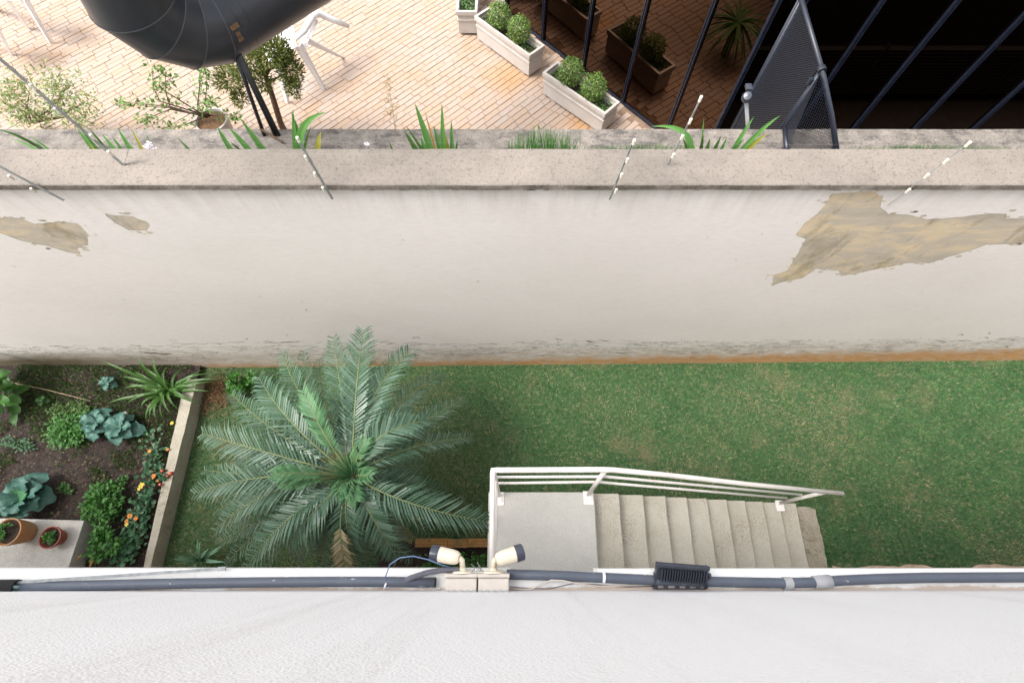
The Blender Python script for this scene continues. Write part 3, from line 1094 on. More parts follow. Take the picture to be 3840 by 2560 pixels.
def slab(name, x0, x1, y0, y1, z1, z0, m, skew=0.0, seed=0):
    """step block with a slightly worn nosing; skew moves its lower-left end"""
    rr = random.Random(seed)
    mb = MB()
    n = 8
    vs = []
    for i in range(n + 1):
        y = y0 + (y1 - y0) * i / n
        e = rr.uniform(-1, 1) * 0.004
        vs += [(x0, y, z0), (x0, y, z1), (x1 + e - 0.008, y, z1), (x1 + e, y, z1 - 0.010), (x1 + e, y, z0)]
    fs = []
    for i in range(n):
        for j in range(5):
            k = (j + 1) % 5
            fs.append((i * 5 + j, i * 5 + 5 + j, i * 5 + 5 + k, i * 5 + k))
    fs += [tuple(range(5)), tuple(n * 5 + j for j in range(4, -1, -1))]
    mb.add(vs, fs)
    return mb.build(name, m, sc)


slab('landing', -0.242, SX0, YLOW, SY1, SZ0, SZ0 - 0.16, M['landing'], seed=1)
for i in range(1, 11):
    slab('step', SX0 + (i - 1) * ST - 0.05, SX0 + i * ST, YLOW, SY1 + 0.001 * i, SZ0 - i * SR, SZ0 - (i + 1) * SR - 0.02, M['stair'], seed=i + 2)
mb = MB()                                          # sloped soffit and support wall under the landing
mb.span((-0.1, YLOW, gz(0) - 0.1), (SX0 - 0.1, SY1 - 0.15, SZ0 - 0.16))
mb.build('support', M['border'], sc)
fs_ = thing('foot_slab', 'stained mossy concrete slab set in the grass at the foot of the stair', 'slab', (3.85, 0.1, gz(3.8)))
mb = MB()
pts = [(3.70, YLOW), (3.995, YLOW), (4.03, -0.18), (4.045, 0.12), (4.03, 0.36), (4.04, 0.46), (3.96, 0.49), (3.70, 0.50)]
pts = [(p.x, p.y) for p in rough_poly(pts, 0.012, 9, 0.05)]
n = len(pts)
mb.add([(x, y, gz(x) - 0.05) for x, y in pts] + [(x, y, gz(x) + 0.035) for x, y in pts], [tuple(range(n, 2 * n))] + [(i, (i + 1) % n, n + (i + 1) % n, n + i) for i in range(n)])
mb.build('slab', M['oldslab'], fs_)

# ------------------------------------------------------------------ stair railing
rl = thing('stair_railing', 'white painted tubular steel railing along the garden stair', 'railing', (0, 0.58, SZ0))
zt = 2.67


def sl(px, py, z0):
    """point on a rail that falls with the stair: z = z0 - .53 (x - .86)"""
    d = ray(px, py)
    k = (CAMZ - (z0 + 0.53 * 0.86)) / (-d.z - 0.53 * d.x)
    return d * k + Vector((0, 0, CAMZ))


cor = at(1848, 1762, zt)
mid = at(2272, 1760, zt)
mb = MB()
mb.tube([Vector((cor.x + 0.005, YLOW, zt)), cor + Vector((0, -.03, 0)), cor, cor + Vector((.03, 0, 0)), mid - Vector((.06, 0, 0)), mid + Vector((.06, 0, -.016)),
         sl(2500, 1780, zt), sl(2800, 1814, zt), sl(3159, 1849, zt)], 0.0235, 14)
mb.build('handrail', M['railing'], rl, True)
for (zz, y0, pl, pm, pe) in ((2.37, 0, (1858, 1788), (2268, 1786), (3006, 1854)), (2.07, 0, (1862, 1811), (2236, 1806), (2950, 1867))):
    mb = MB()
    c0, m0 = at(*pl, zz), at(*pm, zz)
    ex = 3.47
    d = ray(*pe)
    e0 = d * (ex / d.x) + Vector((0, 0, CAMZ))
    mb.tube([Vector((c0.x, YLOW, zz)), c0 + Vector((0, -.02, 0)), c0 + Vector((.02, 0, 0)), m0, m0.lerp(e0, .5), e0], 0.0135, 10)
    mb.build('mid_rail', M['railing'], rl, True)


def rpost(base, top):
    mb = MB()
    mb.tube([base, top], 0.021, 12)
    p = mb.build('post', M['railing'], rl, True)
    mb = MB()
    mb.box(base + Vector((0, -.03, 0.0)), (0.10, 0.13, 0.012))
    mb.box(base + Vector((0, -.02, 0.006)), (0.055, 0.055, 0.03))
    for sx in (-1, 1):
        mb.lathe(base + Vector((sx * .03, -.055, .006)), [(0.007, 0), (0.007, 0.01), (0.0, 0.012)], 8)
    mb.build('base_plate', M['railing'], rl)


rpost(Vector((cor.x + 0.03, SY1 - 0.035, SZ0 + 0.006)), cor + Vector((0.004, 0, 0)))
rpost(Vector((at(2205, 1850, SZ0).x, SY1 - 0.025, SZ0 + 0.006)), mid + Vector((-0.0, 0, 0)))
rpost(Vector((3.45, SY1 + 0.0, SZ0 - 9 * SR + 0.006)), sl(3098, 1843, zt))

# ------------------------------------------------------------------ vegetable bed: soil, border, bench
mb = MB()
b0, b1 = at(700, 1547, -0.04), at(560, 2110, -0.04)
nx, ny = 60, 40
vs, fs = [], []
for i in range(nx + 1):
    for j in range(ny + 1):
        y = YLOW + (YW - YLOW) * j / ny
        t = (y - b1.y) / (b0.y - b1.y)
        xr = b1.x + (b0.x - b1.x) * t - 0.02
        x = -9.0 + (xr + 9.0) * i / nx
        z = -0.12 + 0.05 * noise.noise(Vector((x * 1.5, y * 1.5, 0))) + 0.025 * noise.noise(Vector((x * 6, y * 6, 3)))
        vs.append((x, y, z))
for i in range(nx):
    for j in range(ny):
        a = i * (ny + 1) + j
        fs.append((a, a + ny + 1, a + ny + 2, a + 1))
mb.add(vs, fs)
o = mb.build('garden_soil', M['soil'], kind='structure', smooth=True)
bd = thing('bed_border', 'low concrete border dividing the vegetable bed from the lawn', 'border', (b0.x, 1.0, gz(-3.5)))
mb = MB()
it0, ot0 = at(675, 1512, 0.03), at(716, 1515, 0.03)
it1, ot1 = at(541, 2112, 0.03), at(566, 2118, 0.03)
it0 = it1.lerp(it0, 1.18); ot0 = ot1.lerp(ot0, 1.18)
it1 = it0.lerp(it1, 1.25); ot1 = ot0.lerp(ot1, 1.25)
dz = Vector((0, 0, -0.45))
n = 24
vs, fs = [], []
for i in range(n + 1):
    t = i / n
    a, b = it0.lerp(it1, t), ot0.lerp(ot1, t)
    e = Vector((noise.noise(Vector((t * 14, 0, 0))) * 0.008, 0, noise.noise(Vector((t * 9, 4, 0))) * 0.005))
    vs += [a + dz, a + e, b + e, b + dz]
for i in range(n):
    for j in range(4):
        k = (j + 1) % 4
        fs.append((i * 4 + j, i * 4 + k, i * 4 + 4 + k, i * 4 + 4 + j))
fs += [(0, 1, 2, 3), (n * 4 + 3, n * 4 + 2, n * 4 + 1, n * 4)]
mb.add(vs, fs)
mb.build('kerb', M['border'], bd)
ZBN = 0.14
bn = thing('concrete_bench', 'grey concrete block holding two clay pots at the lower left', 'block', at(200, 2050, -0.12))
mb = MB()
tp = [at(-260, 1938, ZBN), at(312, 1953, ZBN), at(250, 2140, ZBN), at(-260, 2140, ZBN)]
lo = [p + Vector((0, 0, -0.30)) for p in tp]
mb.add([lo[0], lo[1], lo[2], lo[3]] + [p for p in tp], [(4, 7, 6, 5), (0, 1, 5, 4), (1, 2, 6, 5), (2, 3, 7, 6), (3, 0, 4, 7)])
o = mb.build('block', M['block'], bn)
bev = o.modifiers.new('b', 'BEVEL')
bev.width = 0.008
bev.segments = 2
mb = MB()
mb.span((3.3, YLOW, gz(5) - 0.06), (9.5, -0.19, gz(5) - 0.055))
sv, sf = [], []
for i in range(90):
    x = 4.1 + i * 0.06
    yy = -0.245 + 0.15 * max(0, noise.noise(Vector((x * 1.7, 1, 0))) + 0.15) + 0.02 * noise.noise(Vector((x * 9, 1, 0)))
    sv += [(x, YLOW - 0.02, gz(x) + 0.03), (x, yy, gz(x) + 0.012)]
for i in range(89):
    sf.append((2 * i, 2 * i + 2, 2 * i + 3, 2 * i + 1))
mb = MB()
mb.add(sv, sf)
mb.build('sandy_strip', M['sand'], kind='structure')

# ------------------------------------------------------------------ lawn grass (nobody could count it)
def blades(n, xr, yr, hgt, wid, name, m, keep, zf):
    x = rng.uniform(xr[0], xr[1], n)
    y = rng.uniform(yr[0], yr[1], n)
    k = keep(x, y)
    x, y = x[k], y[k]
    n = len(x)
    z = zf(x, y)
    a = rng.uniform(0, 2 * np.pi, n)
    lean = rng.uniform(0.2, 1.0, n)
    hh = hgt * rng.uniform(0.5, 1.3, n)
    wd = wid * rng.uniform(0.6, 1.3, n)
    b = rng.uniform(0, 2 * np.pi, n)
    p0 = np.stack([x + np.cos(b) * wd, y + np.sin(b) * wd, z], 1)
    p1 = np.stack([x - np.cos(b) * wd, y - np.sin(b) * wd, z], 1)
    p2 = np.stack([x + np.cos(a) * hh * lean, y + np.sin(a) * hh * lean, z + hh], 1)
    v = np.stack([p0, p1, p2], 1).reshape(-1, 3)
    me = bpy.data.meshes.new(name)
    me.vertices.add(3 * n)
    me.vertices.foreach_set('co', v.ravel())
    me.loops.add(3 * n)
    me.loops.foreach_set('vertex_index', np.arange(3 * n))
    me.polygons.add(n)
    me.polygons.foreach_set('loop_start', np.arange(n) * 3)
    me.polygons.foreach_set('loop_total', np.full(n, 3))
    me.materials.append(m)
    me.update()
    me.validate()
    o = bpy.data.objects.new(name, me)
    o['kind'] = 'stuff'
    COL.objects.link(o)
    return o


def nz(x, y, s, o):
    """cheap smooth pattern from a few sines, for patchiness"""
    return (np.sin(x * s + o) * np.cos(y * s * 1.3 + o * 2) + np.sin((x + y) * s * 1.9 + o * 3) * 0.6 + np.sin((x - 0.7 * y) * s * 3.7 + o) * 0.45
            + np.sin((0.6 * x + 1.4 * y) * s * 6.1 + 2 * o) * 0.3)


bx = lambda y: b1.x + (b0.x - b1.x) * (y - b1.y) / (b0.y - b1.y) + 0.09


def on_lawn(x, y):
    ok = (x > bx(y)) & (y < YW - 0.01)
    ok &= ~((x > -0.20) & (x < 3.75) & (y < 0.45))
    ok &= ~((x > 3.6) & (x < 4.03) & (y < 0.46))
    edge = -0.215 + 0.03 * nz(x, x * 0, 2.0, 1.0)
    ok &= ~((x > 3.9) & (y < edge))
    ok &= ~((x > -1.6) & (x < -0.2) & (y < 0.10))
    ok &= ~((x > -3.2) & (x < -2.6) & (y > 2.0) & (nz(x, y, 5, 2) > -0.6))
    return ok


dry = lambda x, y: np.clip(nz(x, y, 1.1, 0.4) * 0.42 + 0.46 + nz(x, y, 3.3, 2.4) * 0.14 - np.clip((x - 2.0) * 0.12, 0, 0.34) - np.clip((y - 1.9) * 0.5, 0, 0.4) + nz(x, y, 9, 1.4) * 0.16, 0, 1)
gsz = lambda x, y: gz(x)
tone = lambda x, y: nz(x, y, 2.6, 0.9) * .5 + nz(x, y, 7.3, 2.2) * .5 + (y - 1.6) * .25
blades(150000, (-4.6, 8.2), (YLOW, YW), 0.038, 0.0040, 'lawn_grass', M['grass'],
       lambda x, y: on_lawn(x, y) & (rng.random(len(x)) > dry(x, y) * 0.9) & (tone(x, y) + rng.normal(0, .5, len(x)) > 0), gsz)
blades(150000, (-4.6, 8.2), (YLOW, YW), 0.032, 0.0040, 'dark_lawn_grass', M['grassdark'],
       lambda x, y: on_lawn(x, y) & (rng.random(len(x)) > dry(x, y) * 0.9) & (tone(x, y) + rng.normal(0, .5, len(x)) <= 0), gsz)
blades(170000, (-4.6, 8.2), (YLOW, YW), 0.034, 0.0032, 'straw_grass', M['straw'],
       lambda x, y: on_lawn(x, y) & (rng.random(len(x)) < dry(x, y) ** 1.3 * .85 + .05), gsz)
soilz = lambda x, y: np.full(len(x), -0.10)
blades(46000, (-7.5, -3.0), (YLOW, YW), 0.05, 0.007, 'bed_weeds', M['weed'],
       lambda x, y: (x < bx(y) - 0.22) & (nz(x, y, 2.2, 3.1) + (y - 1.25) * 1.5 + nz(x, y, 7, 1) * .5 > 0.1), soilz)
blades(9000, (-7.5, -3.0), (YLOW, YW), 0.035, 0.009, 'bed_sprouts', M['herb'],
       lambda x, y: (x < bx(y) - 0.22) & (nz(x, y, 4.2, 5.1) + nz(x, y, 11, 2) * .6 + (y - 1.4) * .5 > 1.0), soilz)

# leaf litter on the bed
mb = MB()
for i in range(2600):
    y = random.uniform(-0.3, 2.5)
    x = random.uniform(-7.5, float(bx(y)) - 0.2)
    p = Vector((x, y, -0.085 + random.random() * 0.03))
    a = random.uniform(0, 6.28)
    mb.leaf(p, (math.cos(a), math.sin(a), random.uniform(-.2, .4)), (random.gauss(0, .4), random.gauss(0, .4), 1), random.uniform(.01, .04) * random.uniform(.6, 1.5), random.uniform(.006, .022))
mb.build('leaf_litter', M['litter'], kind='stuff')
# dry mulch heap at the end of the border, by the wall
mb = MB()
for i in range(1500):
    p = at(815, 1475, -0.2) + Vector((random.gauss(0, .16), random.gauss(0, .16), random.random() * .05))
    a = random.uniform(0, 6.28)
    mb.leaf(p, (math.cos(a), math.sin(a), random.uniform(-.1, .4)), (random.gauss(0, .5), random.gauss(0, .5), 1), random.uniform(.02, .06), .01)
mb.build('dry_mulch', M['mulch'], kind='stuff')

# ================================================================== CYCAD
cc = at(1322, 1785, 2.05)
cy = thing('cycad_palm', 'large dark green cycad with arching feathery fronds on the lawn beside the stair landing', 'palm', (cc.x, cc.y, gz(cc.x)))
mb = MB()
prof = []
for i in range(26):
    z = i / 25 * (2.0 - gz(cc.x))
    prof.append((0.15 - 0.03 * i / 25 + (0.018 if i % 2 else -0.008), z))
prof.append((0.05, 2.03 - gz(cc.x)))
mb.lathe((cc.x, cc.y, gz(cc.x)), prof, 16, cap=True)
mb.build('trunk', M['bark'], cy)


def frond(tip_px, ztip, rise, m, width=0.21, pairs=36, curl=0.0, start=0.17, sag=0.0, droop=0.35, base=None, side=0.0):
    p0 = base or (cc + Vector((0, 0, 0.02)))
    p2 = at(tip_px[0], tip_px[1], ztip)
    p2.y = max(p2.y, YLOW + 0.05)
    h = p2 - p0
    p1 = p0.lerp(p2, 0.45) + Vector((0, 0, rise)) + Vector((-h.y, h.x, 0)).normalized() * side
    p0 = p0 + Vector((h.x, h.y, 0)).normalized() * 0.05
    pts = []
    NP = 24
    for i in range(NP + 1):
        t = i / NP
        pts.append(p0 * (1 - t) ** 2 + p1 * 2 * t * (1 - t) + p2 * t * t)
    mb = MB()
    mb.tube(pts, [0.011 * (1 - 0.85 * i / NP) + 0.001 for i in range(NP + 1)], 5)
    fr = mb.build('frond', M['rachis'], cy, True)
    mb = MB()
    rr = random.Random(int(tip_px[0] * 7 + tip_px[1]))
    tw = rr.uniform(-.28, .28)
    L = sum((pts[i + 1] - pts[i]).length for i in range(NP))
    for k in range(pairs):
        t = start + (1 - start) * (k + 0.5) / pairs
        f = t * NP
        i = min(NP - 1, int(f))
        p = pts[i].lerp(pts[i + 1], f - i)
        tg = (pts[i + 1] - pts[i]).normalized()
        s = tg.cross(Vector((0, 0, 1))).normalized()
        nn = s.cross(tg)
        env = min(1.0, 0.42 + 2.6 * (t - start)) * (1.0 if t < 0.78 else max(0.5, 1 - (t - 0.78) * 2.0))
        for sg in (-1, 1):
            if rr.random() < 0.05:
                continue
            lw = width * 1.22 * env * rr.uniform(0.84, 1.12)
            fw = 0.55 + 0.75 * t + rr.uniform(-.15, .15)       # leaflets sweep towards the tip
            d = (s * sg + tg * fw + nn * (0.42 - droop * t + tw * sg + rr.uniform(-.13, .13))).normalized()
            e1 = p + d * lw * 0.55
            d2 = (d - nn * (0.30 + curl + rr.uniform(0, .22)) + tg * 0.12).normalized()
            e2 = e1 + d2 * lw * 0.5
            wv = (tg - d * tg.dot(d)).normalized() * 0.0094
            fo = nn * 0.002
            mb.add([p - wv * .7, p + wv * .7, e1 + wv + fo, e1 - wv + fo, e2], [(0, 1, 2, 3), (3, 2, 4)])
    mb.build('leaflets', m, fr)


def cz(x, y):
    return (700 + x * 0.6376, 1200 + y * 0.6376)


C1, C2, C3 = M['cycad'], M['cycadyoung'], M['cycaddry']
fr_list = [
    # lower, older fronds first
    ((860, 100), 1.75, 0.45, C1, 0.22), ((560, 195), 1.70, 0.50, C1, 0.22), ((265, 430), 1.55, 0.45, C1, 0.22),
    ((100, 880), 1.35, 0.50, C1, 0.20), ((1690, 690), 1.25, 0.55, C1, 0.19), ((1500, 320), 1.45, 0.5, C1, 0.21), ((1620, 470), 1.3, 0.5, C1, 0.20),
    ((480, 1440), 1.25, 0.5, C1, 0.20), ((230, 1440), 1.2, 0.6, C1, 0.20), ((640, 1430), 1.25, 0.5, C1, 0.20), ((800, 1440), 1.3, 0.5, C1, 0.20),
    ((1430, 1270), 1.15, 0.55, C1, 0.19), ((1090, 1440), 1.3, 0.5, C1, 0.20), ((1330, 1400), 1.25, 0.5, C1, 0.20),
    ((1010, 200), 1.7, 0.45, C1, 0.20), ((170, 1320), 1.3, 0.5, C1, 0.19), ((1150, 400), 1.5, 0.4, C1, 0.19), ((400, 1100), 1.5, 0.3, C1, 0.19),
    # upper ring
    ((1040, 60), 2.15, 0.42, C1, 0.23), ((425, 335), 2.10, 0.45, C1, 0.23), ((90, 665), 2.0, 0.50, C1, 0.235), ((40, 1020), 1.9, 0.5, C1, 0.225),
    ((165, 1235), 1.85, 0.50, C1, 0.22), ((340, 1475), 1.75, 0.60, C1, 0.22), ((600, 1330), 1.95, 0.45, C1, 0.21),
    ((1240, 1400), 1.75, 0.55, C1, 0.21), ((1770, 1185), 1.85, 0.50, C1, 0.225), ((1410, 590), 2.05, 0.45, C1, 0.22), ((1320, 175), 2.0, 0.45, C1, 0.22),
    ((300, 800), 1.8, 0.45, C1, 0.20),
]
for (t, z, rs, m, wd) in fr_list:
    frond(cz(*t), z, rs, m, wd, side=random.uniform(-.17, .17), curl=random.uniform(0, .25))
for (t, z) in (((690, 180), 1.4), ((330, 560), 1.3), ((200, 1000), 1.15), ((160, 1130), 1.2), ((560, 1250), 1.3), ((720, 1330), 1.1), ((960, 1300), 1.2), ((1160, 1250), 1.2), ((1500, 1150), 1.1),
               ((1520, 1010), 1.2), ((1400, 850), 1.3), ((1250, 560), 1.35), ((1180, 250), 1.45), ((780, 230), 1.4), ((420, 760), 1.3), ((480, 620), 1.35), ((620, 1060), 1.4), ((1290, 1100), 1.3), ((860, 1200), 1.4), ((1060, 420), 1.6)):
    frond(cz(*t), z, .5, C1, .21, side=random.uniform(-.2, .2), curl=random.uniform(.05, .35))
frond(cz(690, 420), 2.50, 0.30, C2, 0.14, start=0.25, pairs=28, curl=.25)
frond(cz(515, 905), 2.60, 0.22, C2, 0.12, start=0.38, curl=0.5, pairs=24)
frond(cz(560, 960), 2.50, 0.15, C2, 0.10, start=0.38, curl=0.6, pairs=18)
frond(cz(945, 1490), 1.62, 0.55, C3, 0.19, start=0.55, pairs=22, curl=.1)
frond(cz(1010, 1440), 1.60, 0.55, C1, 0.19, start=0.2)
frond(cz(1190, 1330), 1.25, 0.30, C3, 0.18, start=0.45, pairs=26)
frond(cz(1330, 1290), 1.0, 0.4, C3, 0.16, start=0.5, pairs=24, curl=.4)
for t in ((1000, 1060), (1085, 915), (1060, 700), (930, 1040), (900, 1000)):
    frond(cz(*t), 2.32, 0.12, C2, 0.11, start=0.05, curl=0.6, pairs=18)

mb = MB()                                          # pale bud of unopened fronds
for k in range(130):
    a = k * 2.399
    r_ = .13 * (k / 130) ** .6
    b = cc + Vector((math.cos(a) * r_ * .7, math.sin(a) * r_ * .7, 0.0))
    e = b + Vector((math.cos(a) * (r_ + .05), math.sin(a) * (r_ + .05), .22 - r_ * .9))
    mb.strap(b, b.lerp(e, .5) + Vector((0, 0, .04)), e, .016, 3, .3)
mb.build('bud', C2, cy)

# ================================================================== PLANTS OF THE BED
zs = -0.12


def rosette(name, label, cat, px, py, z, n, L, W, m, heart=None, seed=0, lift=0.09, ruffle=0.018):
    c = at(px, py, z)
    t = thing(name, label, cat, Vector((c.x, c.y, zs)))
    mb = MB()
    mb.tube([Vector((c.x, c.y, zs - 0.02)), c], 0.014, 8)
    mb.build('stem', M['rachis'], t)
    rr = random.Random(seed)
    for i in range(n):
        a = i * 2.399 + rr.uniform(-.2, .2)
        k = 1.0 - 0.45 * i / n
        mb = MB()
        mb.broad(c + Vector((0, 0, 0.06 * i / n)), a, L * k * rr.uniform(.85, 1.1), W * k, lift * (0.5 + 1.1 * i / n), L * 0.35 * (1 - i / n), ruffle, nl=12, nw=8, cup=.35, seed=i + seed)
        mb.rib(12, 8, .006)
        mb.build('leaf', [m, M['veins']], t, True)
    if heart:
        for i in range(5):
            mb = MB()
            a = i * 1.26
            mb.broad(c + Vector((-math.cos(a) * .06, -math.sin(a) * .06, 0.08)), a, L * .48, W * .62, 0.05, -0.02, ruffle * .5, cup=0.5, seed=i)
            mb.build('heart_leaf', heart, t, True)
    return t


rosette('cabbage', 'big blue green cabbage with a pale heart above the concrete block', 'cabbage', 112, 1862, 0.02, 13, 0.36, 0.30, M['kale'], M['kaleheart'], 4, 0.14, 0.026)
rosette('kale_plant', 'blue green kale with rounded leaves in the middle of the bed', 'kale', 462, 1607, -0.02, 12, 0.28, 0.19, M['kale'], None, 8, 0.08, 0.014)
rosette('kale_plant', 'ruffled kale crowded between the herb clump and the rounder kale', 'kale', 372, 1585, -0.02, 11, 0.27, 0.20, M['kale'], None, 21, 0.07, 0.022)
rosette('leafy_seedling', 'small dull green seedling between the strap leaved clump and the wall', 'plant', 410, 1440, -0.06, 7, 0.14, 0.09, M['kale'], None, 31, 0.05, 0.01)
rosette('leafy_seedling', 'tiny pale green plant alone on the dark soil under the cane', 'plant', 165, 1503, -0.06, 6, 0.09, 0.08, M['tall'], None, 41, 0.03, 0.004)


def bushy(name, label, cat, px, py, z, rad, n, L, W, m, seed, stem='rachis', base=zs, flat=0.6):
    c = at(px, py, z)
    t = thing(name, label, cat, Vector((c.x, c.y, base)))
    mb = MB()
    rr = random.Random(seed)
    for i in range(7):
        a = rr.uniform(0, 6.28)
        e = c + Vector((math.cos(a) * rad[0] * .6, math.sin(a) * rad[1] * .6, rad[2] * rr.uniform(0, .5)))
        b = Vector((c.x + math.cos(a) * .02, c.y + math.sin(a) * .02, base))
        mb.tube([b, b.lerp(e, .5) + Vector((0, 0, .02)), e], 0.006, 5, r2=0.003)
    mb.build('stem', M[stem], t)
    mb = MB()
    bush(mb, c, rad, n, L, W, 0.2, flat, seed)
    mb.build('foliage', m, t)
    return t


bushy('parsley_clump', 'round clump of bright green parsley left of the kale', 'herb', 258, 1608, 0.0, (0.30, 0.28, 0.12), 1500, 0.040, 0.026, M['herb'], 51)
bushy('herb_clump', 'dark trailing herbs spreading between the parsley and the wall', 'herb', 250, 1530, -0.05, (0.26, 0.16, 0.05), 500, 0.035, 0.02, M['weed'], 52)
bushy('basil_bush', 'mid green leafy bush right of the cabbage', 'shrub', 380, 1880, 0.05, (0.25, 0.30, 0.15), 900, 0.055, 0.034, M['herb'], 53)
bushy('basil_bush', 'lush leafy bush beside the right edge of the concrete block', 'shrub', 395, 2030, 0.05, (0.20, 0.20, 0.14), 420, 0.075, 0.042, M['herb'], 54)
bushy('mallow_plant', 'fresh green leafy plant against the wall left of the cycad', 'plant', 905, 1440, 0.05, (0.20, 0.17, 0.14), 420, 0.075, 0.055, M['tall'], 55, base=-0.22)
bushy('mint_patch', 'sparse light sprigs by the cabbage tip', 'herb', 232, 1835, -0.05, (0.11, 0.09, 0.05), 110, 0.04, 0.03, M['cover'], 56)
bushy('mint_patch', 'scattered sprigs on bare soil above the leafy bush', 'herb', 430, 1800, -0.06, (0.17, 0.10, 0.05), 160, 0.035, 0.022, M['herb'], 57)
bushy('mint_patch', 'dark low sprigs at the left edge below the tall plant', 'herb', 60, 1660, -0.05, (0.30, 0.12, 0.05), 300, 0.035, 0.022, M['ivy'], 58)
# tall broad-leaved plant at the left edge
c = at(-105, 1460, 0.55)
t = thing('tall_broadleaf_plant', 'tall plant with broad bright leaves at the left edge by the wall', 'plant', Vector((c.x, c.y, zs)))
mb = MB()
rr = random.Random(61)
st = []
for i in range(5):
    e = c + Vector((rr.uniform(-.15, .2), rr.uniform(-.35, .35), rr.uniform(-.2, .15)))
    st.append(e)
    mb.tube([Vector((c.x + rr.uniform(-.1, .1), c.y + rr.uniform(-.1, .1), zs)), e], 0.012, 6, r2=0.006)
mb.build('stem', M['rachis'], t)
for i in range(60):
    e = rr.choice(st)
    mb = MB()
    mb.broad(e + Vector((rr.uniform(-.08, .08), rr.uniform(-.12, .12), rr.uniform(-.55, .1))), rr.uniform(0, 6.28), rr.uniform(.15, .24), rr.uniform(.10, .15), .03, .05, .004, seed=i)
    mb.build('leaf', M['tall'], t, True)

# day lily clump
c = at(640, 1470, -0.06)
t = thing('daylily_clump', 'spiky clump of long arching strap leaves against the foot of the wall', 'plant', Vector((c.x, c.y, zs)))
tips = [(600, 240), (815, 190), (905, 205), (630, 490), (705, 480), (745, 495), (830, 520), (880, 580), (920, 590), (960, 585), (1010, 560), (1050, 530), (1180, 500),
        (1240, 420), (1260, 360), (1250, 310), (720, 330), (760, 380), (730, 400), (830, 260), (990, 270), (1090, 280), (1200, 290), (860, 600), (1130, 470), (1200, 400), (900, 460), (790, 300),
        (1080, 420), (940, 330), (1150, 330), (850, 420), (980, 480), (1290, 345)]
for i, (x, y) in enumerate(tips):
    up = i in (0, 1, 2)
    tip = at(x * 0.6378, 1200 + y * 0.6378, 0.42 if up else random.uniform(-0.05, 0.12))
    tip.y = min(tip.y, YW - 0.05)
    b = c + Vector((random.uniform(-.06, .06), random.uniform(-.06, .06), 0))
    mid_ = b.lerp(tip, 0.5) + Vector((0, 0, random.uniform(.22, .34) if not up else .30))
    mb = MB()
    mb.strap(b, mid_, tip, 0.046, 8, 0.3)
    mb.build('leaf', M['strapdark'], t)

# nasturtium and tomato tangle along the border
c = at(560, 1800, 0.0)
t = thing('nasturtium_vine', 'straggling vine with round leaves and orange blooms along the concrete border', 'vine', Vector((c.x, c.y, zs)))
path = [(905, 640), (890, 720), (925, 790), (870, 850), (930, 890), (860, 960), (900, 1010), (820, 1060), (860, 1120), (790, 1170), (830, 1240), (760, 1290), (790, 1340), (700, 1330), (740, 1400), (680, 1420)]
W3 = [at(x * 0.6378, 1200 + y * 0.6378, -0.03) for x, y in path]
mb = MB()
mb.tube(W3, 0.006, 5)
for i in range(14):
    a = random.choice(W3)
    b = a + Vector((random.uniform(-.22, .14), random.uniform(-.12, .12), random.uniform(0, .08)))
    mb.tube([a, a.lerp(b, .5) + Vector((0, 0, .03)), b], 0.003, 4)
mb.build('stem', M['stick'], t)
mb = MB()
for i in range(520):
    k = random.random() ** 0.75 * (len(W3) - 1)
    a = W3[int(k)].lerp(W3[min(len(W3) - 1, int(k) + 1)], k % 1)
    p = a + Vector((random.gauss(0, .075), random.gauss(0, .08), random.uniform(-.02, .07)))
    an = random.uniform(0, 6.28)
    r = random.uniform(.018, .036)
    nn = Vector((random.gauss(0, .4), random.gauss(0, .4), 1)).normalized()
    e1 = nn.orthogonal().normalized()
    e2 = nn.cross(e1)
    vs = [p - nn * r * .15] + [p + (e1 * math.cos(j * 1.047 + an) + e2 * math.sin(j * 1.047 + an)) * r for j in range(6)]
    mb.add(vs, [(0, j + 1, (j + 1) % 6 + 1) for j in range(6)])
mb.build('foliage', M['ivy'], t)


def bloom(px, py, z, m, r, name='flower', n=6):
    p = at(px * 0.6378, 1200 + py * 0.6378, z)
    mb = MB()
    for j in range(n):
        a = j * 6.283 / n + random.uniform(-.2, .2)
        mb.leaf(p, (math.cos(a), math.sin(a), .5), (0, 0, 1), r, r * .8, .3)
    mb.build(name, m, t)


for (x, y, m, r) in ((765, 1150, 'orange', .04), (800, 1165, 'orange', .034), (745, 1180, 'orange', .03), (835, 970, 'yellow', .045), (820, 990, 'yellow', .03), (880, 770, 'orange', .03),
                     (905, 915, 'orange', .035), (1012, 605, 'yellow', .03), (985, 760, 'orange', .025), (745, 1200, 'yellow', .03)):
    bloom(x, y, 0.06, M[m], r)
c = at(950 * .6378, 1200 + 900 * .6378, 0.03)
t2 = thing('tomato_plant', 'small plant bearing red fruit leaning over the concrete border', 'plant', Vector((c.x, c.y, zs)))
mb = MB()
mb.tube([Vector((c.x - .05, c.y, zs)), c + Vector((0, 0, .04)), c + Vector((.08, -.04, .02))], 0.005, 5)
mb.build('stem', M['stick'], t2)
for (x, y, r) in ((955, 885, .024), (942, 965, .024), (930, 945, .016), (1005, 900, .028), (985, 915, .02), (900, 930, .015)):
    mb = MB()
    p = at(x * .6378, 1200 + y * .6378, 0.06)
    mb.lathe(p, [(0, -r), (r * .7, -r * .75), (r, 0), (r * .75, r * .7), (r * .2, r * .85), (0, r * .75)], 10)
    mb.build('fruit', M['red'] if r > .018 else M['orange'], t2, True)
mb = MB()
bush(mb, c, (.12, .10, .05), 90, .045, .03, .2, .6, 77)
mb.build('foliage', M['ivy'], t2)
